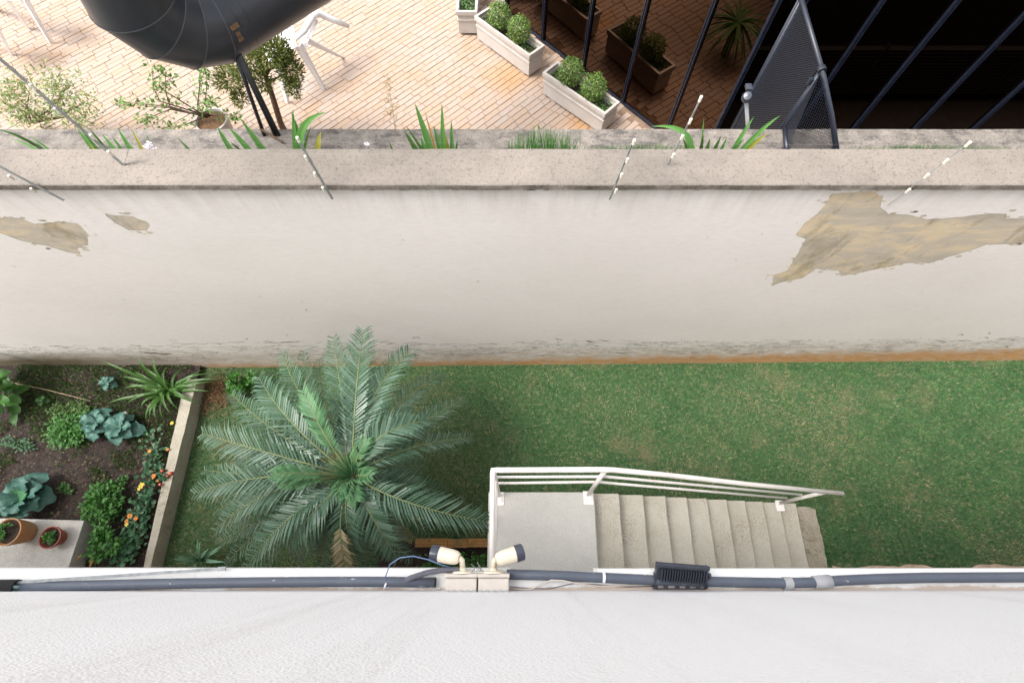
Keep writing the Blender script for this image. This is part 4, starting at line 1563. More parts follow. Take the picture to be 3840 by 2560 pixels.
# dried strap leaves
c = at(470 * .6378, 1200 + 1450 * .6378, -0.1)
t = thing('dried_leaf_tuft', 'tuft of curved dried orange strap leaves beside the concrete block', 'plant', Vector((c.x, c.y, zs)))
for (a, k, b, wd) in (((448, 1452), (430, 1400), (490, 1375), .035), ((532, 1452), (545, 1420), (565, 1375), .034), ((525, 1455), (530, 1430), (545, 1390), .02)):
    mb = MB()
    q = [at(p[0] * .6378, 1200 + p[1] * .6378, z) for p, z in ((a, -.08), (k, .12), (b, .08))]
    mb.strap(q[0], q[1] * 1.0, q[2], wd, 7, .4)
    mb.build('leaf', M['strapdry'], t)
# agave-like plant on the lawn by the house
c = at(762, 2100, -0.2)
t = thing('agave_plant', 'grey green spiky rosette in the grass by the house wall', 'plant', Vector((c.x, c.y, gz(c.x))))
for (x, y) in ((1010, 1402), (1040, 1385), (1165, 1290), (1180, 1300), (1310, 1325), (1290, 1350), (1120, 1350), (1230, 1340), (1060, 1430), (1330, 1420), (1150, 1450), (1210, 1370)):
    mb = MB()
    tip = at(x * .6378, 1200 + y * .6378, random.uniform(.12, .28))
    mb.strap(c, c.lerp(tip, .5) + Vector((0, 0, .12)), tip, .05, 7, .45)
    mb.build('leaf', M['agave'], t)
# cane and mushroom
mb = MB()
mb.tube([at(40, 1433, -.06), at(180, 1462, -.03), at(340, 1503, -.07)], 0.008, 6, r2=.004)
tag(mb.build('garden_cane', M['stick']), 'thin pale cane lying on the soil near the wall', 'cane')
p = at(469, 1552, -.03)
mb = MB()
mb.lathe(p, [(.012, -.09), (.010, -.01), (.038, -.012), (.034, .012), (.018, .024), (0, .028)], 12)
tag(mb.build('mushroom', M['insul'], smooth=True), 'small pale mushroom beside the rounder kale', 'mushroom')

# clay pots on the block
c = at(20, 1995, ZBN)
t = thing('clay_pot', 'tall terracotta pot cut by the left edge on the concrete block', 'pot', Vector((c.x, c.y, ZBN)))
c = Vector((at(27, 1993, ZBN + .30).x, at(27, 1993, ZBN + .30).y, ZBN))
t.location = c
mb = MB()
mb.lathe(c, [(.001, 0), (.105, 0), (.128, .05), (.148, .16), (.150, .24), (.162, .245), (.164, .30), (.148, .30), (.140, .25), (.130, .235), (.001, .235)], 28)
o = mb.build('pot_body', M['terra'], t, True)
weld_shade(o)
mb = MB()
mb.lathe(c, [(.001, .252), (.138, .25)], 20)
mb.build('soil', M['potsoil'], t)
mb = MB()
bush(mb, c + Vector((0, 0, .30)), (.10, .10, .06), 90, .05, .03, .2, .6, 81)
mb.build('sprig', M['herb'], t)
c = Vector((at(186, 2014, ZBN + .165).x, at(186, 2014, ZBN + .165).y, ZBN))
t = thing('clay_pot', 'small red brown pot with a green sprig in the middle of the concrete block', 'pot', c)
mb = MB()
mb.lathe(c, [(.001, 0), (.085, 0), (.105, .07), (.118, .13), (.132, .132), (.134, .165), (.122, .165), (.113, .12), (.105, .10), (.001, .10)], 28)
o = mb.build('pot_body', M['terra2'], t, True)
weld_shade(o)
mb = MB()
mb.lathe(c, [(.001, .112), (.11, .108)], 20)
mb.build('soil', M['potsoil'], t)
mb = MB()
bush(mb, c + Vector((-.04, .0, .17)), (.085, .06, .05), 130, .055, .028, .1, .6, 82)
mb.build('sprig', M['herb'], t)

# timber edging and the dark planting behind it
tm = thing('timber_edging', 'orange weathered timber edging between lawn and house left of the landing', 'edging', at(1740, 2035, 0))
for (x0, x1, dy) in ((1560, 1680, 0), (1682, 1752, 2), (1754, 1842, 0)):
    a, b = at(x0, 2034 + dy, 0.06), at(x1, 2034 + dy, 0.06)
    for k in (-1, 0, 1):
        mb = MB()
        mb.bar(a + Vector((0, k * .036, -.005 * abs(k))), b + Vector((0, k * .036, -.005 * abs(k))), .033, .12, (0, 1, 0))
        mb.build('plank', M['timber'], tm)
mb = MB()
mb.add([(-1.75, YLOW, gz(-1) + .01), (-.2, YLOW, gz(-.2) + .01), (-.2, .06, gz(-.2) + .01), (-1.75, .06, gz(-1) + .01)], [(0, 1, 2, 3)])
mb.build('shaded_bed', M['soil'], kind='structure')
bushy('fern_patch', 'dark low leafy plants behind the orange timber edging', 'plant', 1730, 2110, 0.06, (.55, .16, .07), 900, .045, .028, M['herb'], 91, base=-.1)
c = at(1573, 1945, 0.05)
t = thing('terracotta_stake', 'small upright terracotta coloured stake half hidden under the cycad', 'stake', Vector((c.x, c.y, gz(c.x))))
mb = MB()
mb.tube([Vector((c.x, c.y, -.15)), c + Vector((0, 0, .25))], .03, 8)
mb.build('stake', M['timber'], t)

# ================================================================== THINGS ON THE LEDGE
ZL = 4.6


def onl(px, py, h=0.0):
    return at(px, py, ZL + h)


t = thing('conduit_pipe', 'slate blue conduit pipe along the left half of the ledge with an open end', 'pipe', onl(900, 2190))
mb = MB()
mb.tube([onl(x, y, .021) for x, y in ((83, 2200), (330, 2194), (574, 2188), (970, 2182), (1250, 2180), (1450, 2180), (1632, 2183))], 0.0205, 14)
mb.build('tube', M['conduit'], t, True)
for x in (83, 1632):
    e = onl(x, 2200 if x < 100 else 2183, .021)
    mb = MB()
    s = -1 if x < 100 else 1
    mb.lathe(e + Vector((s * .0005, 0, 0)), [(.0205, 0), (.0165, .002), (.0155, -.02), (0, -.02)], 14, axis=(s, 0, 0))
    mb.build('open_end', M['black'], t)
t = thing('conduit_pipe', 'long slate blue conduit pipe along the right half of the ledge', 'pipe', onl(2900, 2190))
mb = MB()
rp = [(1900, 2152), (2050, 2156), (2244, 2164), (2448, 2174), (2720, 2181), (2931, 2185), (3060, 2182), (3155, 2175), (3300, 2169), (3468, 2165), (3840, 2163), (4500, 2163)]
mb.tube([onl(x, y, .021) for x, y in rp], 0.0205, 14)
mb.build('tube', M['conduit'], t, True)
mb = MB()
mb.tube([onl(3052, 2182, .021), onl(3114, 2178, .021)], 0.026, 16)
mb.build('coupler', M['clip'], t, True)
mb = MB()
a, b = onl(2938, 2185, .021), onl(2968, 2185, .021)
mb.tube([a, b], 0.0245, 16)
mb.box((a + b) / 2 + Vector((0, -.028, -.008)), (.036, .03, .006))
mb.build('saddle_clip', M['clip'], t)
mb = MB()
mb.tube([onl(2258, 2164, .021), onl(2268, 2165, .021)], 0.0222, 14)
mb.build('cable_tie', M['plastic'], t)
t = thing('corrugated_hose', 'dark grey corrugated hose curving behind the left lamp box', 'hose', onl(1600, 2150))
mb = MB()
pts, rs = [], []
ctl = [onl(1505, 2186, .02), onl(1540, 2166, .045), onl(1600, 2146, .055), onl(1660, 2136, .06), onl(1720, 2134, .055)]
for i in range(81):
    u = i / 80 * 4
    k = min(3, int(u))
    p = ctl[k].lerp(ctl[k + 1], u - k)
    pts.append(p)
    rs.append(.0125 if i % 2 else .0105)
mb.tube(pts, rs, 10)
mb.build('tube', M['corr'], t)


def box_and_lamp(x0, x1, sgn, lab_box, lab_lamp, n0, head0, head1):
    a = at(x0, 2225, ZL + .08)
    b = at(x1, 2225, ZL + .08)
    t = thing('junction_box', lab_box, 'box', Vector(((a.x + b.x) / 2, -.14, ZL)), 'junction boxes on the ledge')
    cx, w_ = (a.x + b.x) / 2, b.x - a.x
    y0, y1 = YFACE + .001, -.104
    mb = MB()
    mb.box((cx, (y0 + y1 - .018) / 2, ZL + .04), (w_, y1 - y0 - .018, .08), bev=.004)
    mb.build('body', M['boxpl'], t)
    mb = MB()
    mb.box((cx, y1 - .008, ZL + .0405), (w_ + .006, .016, .085), bev=.004)
    mb.build('cover', M['boxpl'], t)
    mb = MB()
    for k in range(5):
        mb.box((cx + (k - 2) * w_ * .21, y0 + .003, ZL + .079), (w_ * .12, .010, .008))
    mb.build('rear_block', M['clip'], t)  # small grey blocks spaced along the rear top edge
    # spotlight on the cover
    n1 = at(n0[0], 2143, ZL + .05)
    t = thing('spotlight', lab_lamp, 'lamp', Vector((n1.x, y1, ZL + .05)), 'spotlights on the junction boxes')
    mb = MB()
    mb.lathe((n1.x, y1, ZL + .048), [(.043, 0), (.043, .006), (.038, .009), (0, .009)], 20, axis=(0, 1, 0))
    o = mb.build('mounting_plate', M['cream'], t, True)
    weld_shade(o)
    mb = MB()
    el = at(n0[0] + sgn * 3, 2100, ZL + .07)
    h0 = at(*head0, ZL + .075)
    h1 = at(*head1, ZL + .055)
    mb.tube([Vector((n1.x, y1 + .006, ZL + .048)), Vector((n1.x, y1 + .022, ZL + .05))], .017, 12)
    mb.tube([Vector((n1.x, y1 + .015, ZL + .05)), el, el.lerp(h0, .6), h0], .0125, 10)
    mb.build('swivel_arm', M['cream'], t, True)
    mb = MB()
    ax = (h1 - h0)
    L = ax.length
    mb.lathe(h0, [(0, -.002), (.020, 0), (.027, .010), (.0305, .03), (.033, L * .72), (.033, L * .73)], 22, axis=ax)
    o = mb.build('housing', M['cream'], t, True)
    weld_shade(o)
    mb = MB()
    mb.lathe(h0, [(.0345, L * .70), (.0355, L * .72), (.0345, L * .98), (.031, L), (.028, L * .93), (0, L * .93)], 22, axis=ax)
    o = mb.build('visor', M['lens'], t, True)
    weld_shade(o)


box_and_lamp(1668, 1786, -1, 'grey beige junction box at the left of the pair on the ledge', 'cream spotlight with dark visor pointing left over the cycad',
             (1735, 2143), (1722, 2092), (1618, 2072))
box_and_lamp(1792, 1908, 1, 'grey beige junction box at the right of the pair on the ledge', 'cream spotlight with dark visor pointing right over the landing',
             (1850, 2143), (1860, 2098), (1962, 2067))
t = thing('led_floodlight', 'black finned floodlight on a bracket on the ledge below the steps', 'lamp', onl(2550, 2180))
c = onl(2552, 2150, .05)
rz_ = Matrix.Rotation(R(-4), 3, 'Z')
ax = tuple(rz_ @ v for v in (Vector((1, .0, 0)), Vector((0, .80, .60)), Vector((0, -.60, .80))))
mb = MB()
mb.box(c, (.205, .085, .022), ax, .004)
mb.box(c + ax[1] * .044 + ax[2] * .012, (.226, .018, .012), ax, .002)
mb.box(c - ax[1] * .046 + ax[2] * .004, (.213, .008, .02), ax, .002)
for s in (-1, 1):
    mb.box(c + ax[0] * (s * .106) + ax[2] * .003, (.007, .09, .026), ax)
mb.build('housing', M['led'], t)
for k in range(17):
    mb = MB()
    mb.box(c + ax[0] * (-.088 + k * .011) + ax[2] * .021 + ax[1] * .004, (.0035, .058, .022), ax)
    mb.build('fin', M['led'], t)
mb = MB()
zb = ZL + .004
for s in (-1, 1):
    a = c + ax[0] * (s * .112) - ax[1] * .005
    b = Vector((a.x, YFACE + .018, zb + .03))
    mb.bar(a, b, .016, .004, (0, 1, .3))
    mb.bar(b, Vector((a.x, YFACE + .012, zb)), .016, .004, (0, 1, 0))
mb.build('bracket_arm', M['led'], t)
mb = MB()
x0, x1 = c.x - .112, c.x + .112
mb.span((x0, YFACE + .004, zb), (x1, YFACE + .010, zb + .005))
mb.span((x0, YFACE + .022, zb), (x1, YFACE + .028, zb + .005))
for k in (0, .2, .42, .62, .82, .985):
    xx = x0 + (x1 - x0) * k
    mb.span((xx, YFACE + .010, zb), (xx + .02 if k < .9 else x1, YFACE + .022, zb + .0049))
mb.build('bracket_foot', M['led'], t)
mb = MB()
mb.lathe(c + ax[0] * .118, [(0.012, 0), (.012, .01), (0, .012)], 10, axis=(1, 0, 0))
mb.build('knob', M['led'], t)
# cables
mb = MB()
mb.tube([onl(1443, 2206, .004), onl(1446, 2160, .05), onl(1462, 2115, .09), onl(1500, 2090, .10), onl(1550, 2084, .10), onl(1610, 2098, .09), onl(1650, 2115, .08), onl(1695, 2128, .06)], .0026, 6)
tag(mb.build('blue_cable', M['bluecable'], smooth=True), 'thin blue cable looping up from the ledge to the left spotlight', 'cable')
mb = MB()
mb.tube([onl(1912, 2206, .01), onl(1992, 2208, .006), onl(2030, 2190, .02), onl(2067, 2174, .048), onl(2110, 2176, .047), onl(2163, 2186, .03), onl(2240, 2196, .01), onl(2330, 2195, .01), onl(2448, 2186, .02), onl(2478, 2195, .02)], .003, 6)
tag(mb.build('pale_cable', M['palecable'], smooth=True), 'thin pale cable drooping along the pipe to the floodlight', 'cable')
mb = MB()
mb.tube([onl(1912, 2198, .02), onl(1980, 2205, .005), onl(2060, 2206, .005), onl(2150, 2186, .012), onl(2230, 2190, .008), onl(2350, 2199, .006), onl(2450, 2196, .008)], .0018, 5)
tag(mb.build('dark_cable', M['corr'], smooth=True), 'thin dark wire lying on the ledge beneath the pale cable', 'cable')
mb = MB()
mb.tube([onl(1448, 2186, .045), onl(1440, 2204, .03), onl(1470, 2198, .01), onl(1560, 2198, .006), onl(1650, 2206, .01)], .004, 6)
tag(mb.build('white_cable', M['plastic'], smooth=True), 'short white cable lying below the open end of the left pipe', 'cable')
t = thing('twisted_wire_end', 'bare twisted wire ends poking up between the two lamp boxes', 'wire', onl(1800, 2130))
mb = MB()
for k in range(6):
    a = onl(1770 + k * 8, 2140, .05)
    mb.tube([a, a + Vector((random.uniform(-.01, .03), random.uniform(.0, .02), .01)), a + Vector((random.uniform(-.02, .04), random.uniform(.01, .035), random.uniform(-.01, .02)))], .0016, 4)
mb.build('strand', M['wire'], t)
a, b = onl(60, 2183, .03), onl(836, 2131, .035)
mb = MB()
mb.bar(a, b, .012, .006, (0, 1, 0))
mb.bar(b - (b - a).normalized() * .02, b + (b - a).normalized() * .012, .017, .010, (0, 1, 0))
tag(mb.build('metal_bar', M['bar']), 'slim grey metal bar resting diagonally on the ledge at the left', 'bar')
t = thing('cable_bundle', 'black sleeve spilling grey green cables at the left end of the ledge', 'cable bundle', onl(30, 2200))
mb = MB()
mb.tube([onl(-300, 2200, .03), onl(66, 2198, .03)], .028, 14, cap=False)
mb.tube([onl(66, 2198, .03), onl(-300, 2200, .03)], .024, 14, cap=False)
mb.build('sleeve', M['black'], t, True)
for k, (dy, dz, m) in enumerate(((-8, .02, 'tealcable'), (0, .045, 'tealcable'), (8, .03, 'tealcable'), (3, .015, 'palecable'))):
    mb = MB()
    mb.tube([onl(-40, 2200 + dy, .03), onl(30, 2196 + dy * 1.2, dz), onl(64, 2200 + dy, dz), onl(92, 2200 + dy * .3, .02)], .006, 6)
    mb.build('cable', M[m], t, True)

# ================================================================== ELECTRIC FENCE ON THE COPING
YF = YW - 0.052


def fence_post(label, foot, top, ins, wide=0.018, y=YF, flat_foot=None, thick=.004):
    b = aty(*foot, y)
    e = aty(*top, y)
    t = thing('fence_post', label, 'post', b, 'electric fence posts along the coping')
    mb = MB()
    mb.bar(b, e, wide, thick, (1, 0.5, 0))
    if flat_foot:
        mb.bar(b, aty(*flat_foot, y + .02), wide * .9, thick, (0, 1, 0))
    mb.build('bar', M['galv'], t)
    d = (e - b)
    for (px, py) in ins:
        q = aty(px, py, y - .02)
        k = max(0, min(1, (q.z - b.z) / d.z))
        c = b + d * k
        c.x = c.x * .35 + q.x * .65
        mb = MB()
        mb.lathe(c + Vector((0, -.006, -.028)), [(0, 0), (.009, 0), (.011, .010), (.009, .020), (.011, .030), (.010, .044), (0, .048)], 10)
        o = mb.build('insulator', M['insul'], t, True)
        weld_shade(o)
    return b, e


z4 = lambda x, y: (x * .2976, 400 + y * .2976)
z5 = lambda x, y: (1000 + x * .2976, 400 + y * .2976)
z6 = lambda x, y: (2000 + x * .2976, 400 + y * .2976)
fp = []
fp.append(fence_post('leftmost galvanised fence post at the left edge of the coping', (240, 752), (-150, 545), [z4(338, 1065), z4(70, 905), (-70, 620)]))
fp.append(fence_post('galvanised fence post with two white insulators above the sago fronds', z5(830, 1165), z5(385, 400), [z5(690, 1050), z5(590, 870), z5(482, 660), z5(390, 420)]))
fp.append(fence_post('galvanised fence post with four white insulators near the middle of the coping', z6(960, 1170), z6(1262, 430), [z6(1060, 1075), z6(1125, 880), z6(1195, 690), z6(1275, 460)]))
fp.append(fence_post('rightmost galvanised fence post rising over the peeled patch', (3330, 770), (3640, 530), [(3408, 719), (3478, 664), (3551, 609), (3634, 545)], .016))
YM = 2.70
fence_post('long slanting fence bar standing on the coping at the left', z4(1560, 740), (-60, 170), [z4(1380, 600), z4(1170, 390), (205, 418), (120, 330)], .020, YM, z4(1625, 540))
fence_post('slender white fence bar standing on the coping near the mesh screen', z6(1690, 745), (2632, 362), [z6(1770, 630), z6(1880, 400), z6(1985, 195), (2627, 375)], .014, YM, z6(1665, 570))
# four strands of wire
for k in range(4):
    mb = MB()
    f = (0.42, 0.60, 0.80, 0.97)[k]
    pts = [b.lerp(e, f) + Vector((0, -.012, 0)) for b, e in fp]
    pts = [Vector((-9, pts[0].y, pts[0].z))] + pts + [Vector((9, pts[-1].y, pts[-1].z))]
    mb.tube(pts, .0005, 4)
    tag(mb.build('fence_wire', M['wire']), ('lowest', 'second lowest', 'second highest', 'highest')[k] + ' thin steel wire strung between the fence posts', 'wire', 'electric fence wires')

# ================================================================== MESH SCREEN
XS = 2.31
ms = thing('mesh_screen', 'dark blue steel mesh screen standing across the parapet', 'screen', (XS, 3.3, 3.8))
pt_ = Vector((XS + .01, 3.30, 4.345))
pb_ = Vector((XS, 3.30, 2.6))
fT = Vector((XS, 4.03, 4.385))
fB = Vector((XS, 4.03, 2.25))
eT = Vector((XS, 4.9, 4.42))
rf = at(3137, 556, 3.84)
lf = at(2950, 556, 3.84)
rf.y = lf.y = 2.955
rf = at(3137, 560, 3.84)
lf = at(2950, 560, 3.84)
pj = at(2942, 476, 3.83)
mb = MB()
mb.tube([rf, at(3118, 430, 3.98), pt_], .021, 12)
mb.tube([pt_, fT, fT + Vector((0, .05, 0))], .019, 12)
mb.build('top_rail', M['navymesh'], ms, True)
mb = MB()
mb.tube([pt_ + Vector((0, 0, -.02)), Vector((pj.x, pj.y, 3.86)), pj], .013, 10)
mb.tube([pt_ + Vector((.012, .03, -.02)), Vector((pj.x, pj.y + .035, 3.80)), Vector((pj.x, pj.y + .035, 2.3))], .012, 10)
mb.build('post', M['navymesh'], ms, True)
mb = MB()
mb.tube([fT, fB], .017, 10)
mb.tube([fT + Vector((0, .04, 0)), fB + Vector((0, .04, 0))], .010, 8)
mb.build('post', M['navymesh'], ms, True)
mb = MB()
mb.tube([pj, lf], .018, 12)
mb.build('bottom_rail', M['navymesh'], ms, True)
for p in (lf, rf):
    mb = MB()
    mb.box(p + Vector((0, .0, -.01)), (.06, .05, .012))
    mb.build('base_plate', M['navymesh'], ms)
mb = MB()
mb.lathe(pt_ + Vector((0, 0, .0)), [(.030, -.02), (.032, 0), (.030, .02)], 12, axis=(fT - pt_))
mb.box(pt_ + Vector((-.03, -.0, -.10)), (.03, .03, .05))
mb.build('clamp', M['navymesh'], ms)


def meshfill(A, B, C, D, pitch, wd, name):
    """expanded metal between four corners A-B (bottom) and D-C (top): crossing slanted ribbons"""
    mb = MB()
    U = ((B - A).length + (C - D).length) / 2
    V = ((D - A).length + (C - B).length) / 2

    def P(u, v):
        return (A * (1 - u) + B * u) * (1 - v) + (D * (1 - u) + C * u) * v
    n = int((U + V) / pitch)
    nrm = (B - A).cross(D - A).normalized()
    for sg in (0, 1):
        for k in range(-1, n + 2):
            c = k * pitch
            u0, u1 = c - V, c
            # line u = c - v (or mirrored), clipped to the panel
            v0, v1 = max(0, c - U), min(V, c)
            if v1 - v0 < 1e-3:
                continue
            m_ = max(1, int((v1 - v0) / .25))
            prev = None
            for j in range(m_ + 1):
                v = v0 + (v1 - v0) * j / m_
                u = c - v
                uu = u / U
                p = P(uu if sg == 0 else 1 - uu, v / V)
                if prev is not None:
                    d = (p - prev).normalized()
                    s = d.cross(nrm) * wd * .5
                    t_ = nrm * (.002 if sg else -.002)
                    mb.add([prev - s + t_, prev + s + t_, p + s + t_, p - s + t_], [(0, 1, 2, 3)])
                prev = p
    mb.build(name, M['navymesh'], ms, kind='stuff')


meshfill(Vector((XS, fB.y, 2.4)), Vector((XS, 3.34, 2.4)), Vector((XS + .005, 3.34, 4.34)), Vector((XS, fT.y, 4.38)), .022, .0075, 'mesh')
meshfill(pj + Vector((0, 0, .01)), lf + Vector((0, 0, .01)), rf + Vector((0, 0, .01)), pt_, .020, .0065, 'mesh')
# small lamp on a pole in front of the screen
lb = Vector((at(2832, 500, 3.6).x, 3.36, 3.45))
lt = aty(2798, 372, 3.40)
t = thing('lamp_on_pole', 'small dark lamp on a short grey pole in front of the mesh screen', 'lamp', lb)
mb = MB()
mb.tube([lb, lt], .016, 10)
mb.build('pole', M['clip'], t, True)
mb = MB()
mb.lathe(lt + Vector((0, 0, .0)), [(.0, -.01), (.03, 0), (.042, .03), (.042, .07), (.03, .09), (0, .095)], 14, axis=(-.3, -.5, .8))
mb.box(lt + Vector((-.01, .03, .09)), (.05, .06, .03), bev=.008)
o = mb.build('head', M['led'], t, True)
weld_shade(o)
mb = MB()
mb.lathe(lt + Vector((-.022, -.03, .05)), [(0, 0), (.018, .002), (.018, .02), (0, .026)], 12, axis=(-.4, -.7, .4))
mb.build('lens', M['clip'], t, True)

# ================================================================== TROUGH PLANTS
YT, ZTR = 2.95, 3.68


def clump(name, label, leaves, wd, group=None, cat='plant', z=4.02):
    bx_ = sum(l[0] for l in leaves) / len(leaves)
    b = at(bx_, 557, ZTR)
    t = thing(name, label, cat, Vector((at(bx_, 545, 3.75).x, YT, ZTR)), group)
    for i, l in enumerate(leaves):
        x0, x1, y1 = l[0], l[1], l[2]
        m = l[3] if len(l) > 3 else 'strap'
        arch = l[4] if len(l) > 4 else .08
        k = l[5] if len(l) > 5 else 1.0
        base = aty(x0, 570, YT + random.uniform(-.03, .03))
        base.z = ZTR
        yt = YT + random.uniform(-.02, .12)
        tip = aty(x1, y1, yt)
        mid_ = base.lerp(tip, .55) + Vector((-(tip.x - base.x) * arch * 2.0, 0, arch * .8 + .02))
        mb = MB()
        mb.strap(base, mid_, tip, wd * k, 8, .25, up=(0, -.8, .6))
        mb.build('leaf', M[m], t)
    return t


clump('strap_leaf_plant', 'large strap leaved plant above the middle left of the coping by the black tubes',
      [(728, 663, 514, 'strap', .02, .6), (866, 812, 470, 'strap', .02), (895, 830, 520, 'strapdark', .02, .6), (950, 858, 478, 'strap', .04), (1000, 902, 446, 'strap', .05, 1.1), (1052, 1090, 418, 'strap', -.22, 1.3), (1082, 1098, 405, 'strap', .0, .8),
       (1112, 1226, 420, 'strap', .22, 1.2), (1160, 1204, 494, 'strapyel', .04), (1090, 1168, 470, 'strapdark', .02, .5), (935, 860, 530, 'strapdark', .02, .5)], .058, 'strap leaved plants in the trough')
clump('strap_leaf_plant', 'upright strap leaved plant above the centre of the coping',
      [(1625, 1554, 384, 'strap', .03, 1.2), (1653, 1657, 384, 'strap', .0, .9), (1690, 1692, 450, 'strap', .0, .8), (1583, 1514, 490, 'strapdark', .03), (1640, 1590, 410, 'strapdry', .02, .4),
       (1610, 1520, 470, 'strapdark', .03, .6), (1660, 1625, 470, 'strap', .03), (1680, 1670, 500, 'strapyel', .02, .8), (1600, 1577, 510, 'strap', .02), (1480, 1458, 530, 'strapdark', .02, .5), (1700, 1716, 520, 'strap', .02, .5)], .050, 'strap leaved plants in the trough')
clump('strap_leaf_plant', 'spreading strap leaved plant with a pale curved leaf left of the mesh screen',
      [(2600, 2440, 474, 'strap', .30, 1.1), (2612, 2560, 520, 'strapdark', .05, .8), (2640, 2638, 506, 'strapdark', .0, .8), (2676, 2705, 508, 'strapdark', .0, .9), (2700, 2727, 515, 'strap', .02, .8), (2742, 2828, 437, 'strap', .06, .9), (2760, 2928, 432, 'strap', .10, 1.0),
       (2775, 2880, 500, 'strapyel', .08, 1.0), (2730, 2790, 520, 'strap', .02, .9), (2625, 2600, 535, 'strap', .02), (2660, 2662, 520, 'strapdark', .0), (2650, 2640, 440, 'strap', 0, .4)], .050, 'strap leaved plants in the trough')
clump('strap_leaf_plant', 'ragged strap leaved plant with one yellow leaf above the left of the coping',
      [(345, 288, 478, 'strap', .03, 1.1), (360, 300, 480, 'strapdark', .05, .8), (400, 330, 475, 'strapdark', .05, .7), (430, 380, 500, 'strap', .03), (480, 442, 480, 'strap', .02, 1.1), (519, 493, 480, 'strapyel', .02, .8), (545, 548, 500, 'strap', 0, .6), (340, 334, 535, 'strapyel', 0, .8),
       (455, 420, 510, 'strap', .02), (390, 370, 520, 'strap', .02)], .046, 'strap leaved plants in the trough')
clump('strap_leaf_plant', 'flat trailing green leaves at the far left behind the coping',
      [(190, -10, 488, 'strapdark', .20, .8), (170, 40, 520, 'strap', .10, .7), (200, 110, 510, 'strap', .08, .6), (180, 130, 530, 'strap', .02, .6)], .044, 'strap leaved plants in the trough')


def grass_tuft(label, x0, x1, n, h0, h1, group='grass tufts in the trough'):
    c = aty((x0 + x1) / 2, 545, YT)
    t = thing('grass_tuft', label, 'grass', Vector((c.x, YT, ZTR)), group)
    mb = MB()
    for i in range(n):
        u = random.betavariate(2, 2)
        x = x0 + (x1 - x0) * u
        b = aty(x, 566, YT + random.uniform(-.06, .08))
        b.z = ZTR
        hh = random.uniform(h0, h1) * (1 - abs(u - .5) * .8)
        e = aty(x + random.gauss(0, 22), 560 - hh, b.y + random.uniform(-.03, .06))
        mb.strap(b, b.lerp(e, .6) + Vector((0, 0, .04)), e, .005, 3, .1, up=(0, -.8, .6))
    mb.build('blades', M['strap'], t)


grass_tuft('fine grass tuft behind the coping below the lower planter', 1895, 2190, 260, 25, 105)
grass_tuft('short ragged grass behind the coping between the planter and the mesh', 2180, 2620, 260, 8, 36)
grass_tuft('low green grass fringe behind the coping at the far right', 3160, 3860, 520, 8, 30)
t = thing('flower_clump', 'small white flowers behind the coping at the left', 'flower', aty(566, 555, YT), 'white flowers in the trough')
mb = MB()
for k in range(9):
    p = aty(566 + random.gauss(0, 16), 545 + random.gauss(0, 8), YT - .02)
    for j in range(5):
        a = j * 1.256
        mb.leaf(p, (math.cos(a), -.3, math.sin(a)), (0, -.7, .7), .022, .016)
mb.build('petals', M['white'], t)
mb = MB()
mb.tube([Vector((p.x, YT, ZTR)), p], .002, 4)
mb.build('stem', M['strap'], t)
t = thing('flower_clump', 'single faded flower behind the coping left of the upright strap leaves', 'flower', aty(1378, 545, YT), 'white flowers in the trough')
mb = MB()
p = aty(1376, 538, YT - .02)
for j in range(6):
    a = j * 1.05
    mb.leaf(p, (math.cos(a), -.3, math.sin(a)), (0, -.7, .7), .026, .018)
mb.build('petals', M['white'], t)
mb = MB()
mb.tube([Vector((p.x, YT, ZTR)), p], .002, 4)
mb.build('stem', M['strapdark'], t)
# tall dry seed stalk
b = aty(1475, 478, 3.20)
t = thing('dry_seed_stalk', 'spindly dry seed stalk rising in front of the patio bricks', 'weed', Vector((b.x, b.y, 3.8)))
e = aty(1451, 285, 3.25)
mb = MB()
mb.tube([Vector((b.x, 3.22, 3.79)), b.lerp(e, .5) + Vector((.01, 0, 0)), e], .003, 5, r2=.001)
mb.build('stem', M['stick'], t)
mb = MB()
for k in range(110):
    u = random.random()
    p = b.lerp(e, u)
    a = random.uniform(0, 6.28)
    r = .05 * (1 - u) + .02
    d = Vector((math.cos(a), math.sin(a) * .5, .6))
    q = p + d * r * random.random()
    mb.leaf(q, d, (0, -.7, .7), .018, .008)
mb.build('seeds', M['dryseed'], t, kind='stuff')

# ================================================================== DUCT
dk = thing('exhaust_duct', 'large black elbow duct hanging over the patio at the top left', 'duct', (-2.35, 3.2, 4.6))
DR = 0.269
dn = [Vector(p) for p in ((-2.335, 3.129, 5.0), (-2.292, 3.176, 4.846), (-2.213, 3.263, 4.728), (-2.110, 3.378, 4.665))]
hd = Vector((math.cos(.836), math.sin(.836), 0))
top = dn[0] + (Vector((-2.181, 3.085, 5.6)) - dn[0]) * 3.4
ctr = [top] + dn + [dn[-1] + hd * 3.4]
side = hd.cross(Z3)


def dring(c, t, r, k=1.0, n=48):
    u = side.cross(t).normalized()
    sd = t.cross(u).normalized()
    return [c + (sd * math.cos(2 * math.pi * j / n) + u * (k * math.sin(2 * math.pi * j / n))) * r for j in range(n)]


tang = [(b - a).normalized() for a, b in zip(ctr[:-1], ctr[1:])]
rings = [dring(ctr[0], tang[0], DR)]
norm = [tang[0]]
for i in range(1, 5):
    q = (tang[i - 1] + tang[i]).normalized()
    norm.append(q)
    rings.append(dring(ctr[i], q, DR, 1 / max(.8, q.dot(tang[i]))))
rings.append(dring(ctr[5], hd, DR))
norm.append(hd)
n = 48
for i in range(5):
    mb = MB()
    mb.add(rings[i] + rings[i + 1], [(j, (j + 1) % n, n + (j + 1) % n, n + j) for j in range(n)])
    mb.build(('riser', 'elbow_gore', 'elbow_gore', 'elbow_gore', 'run')[i], M['duct'], dk, True)


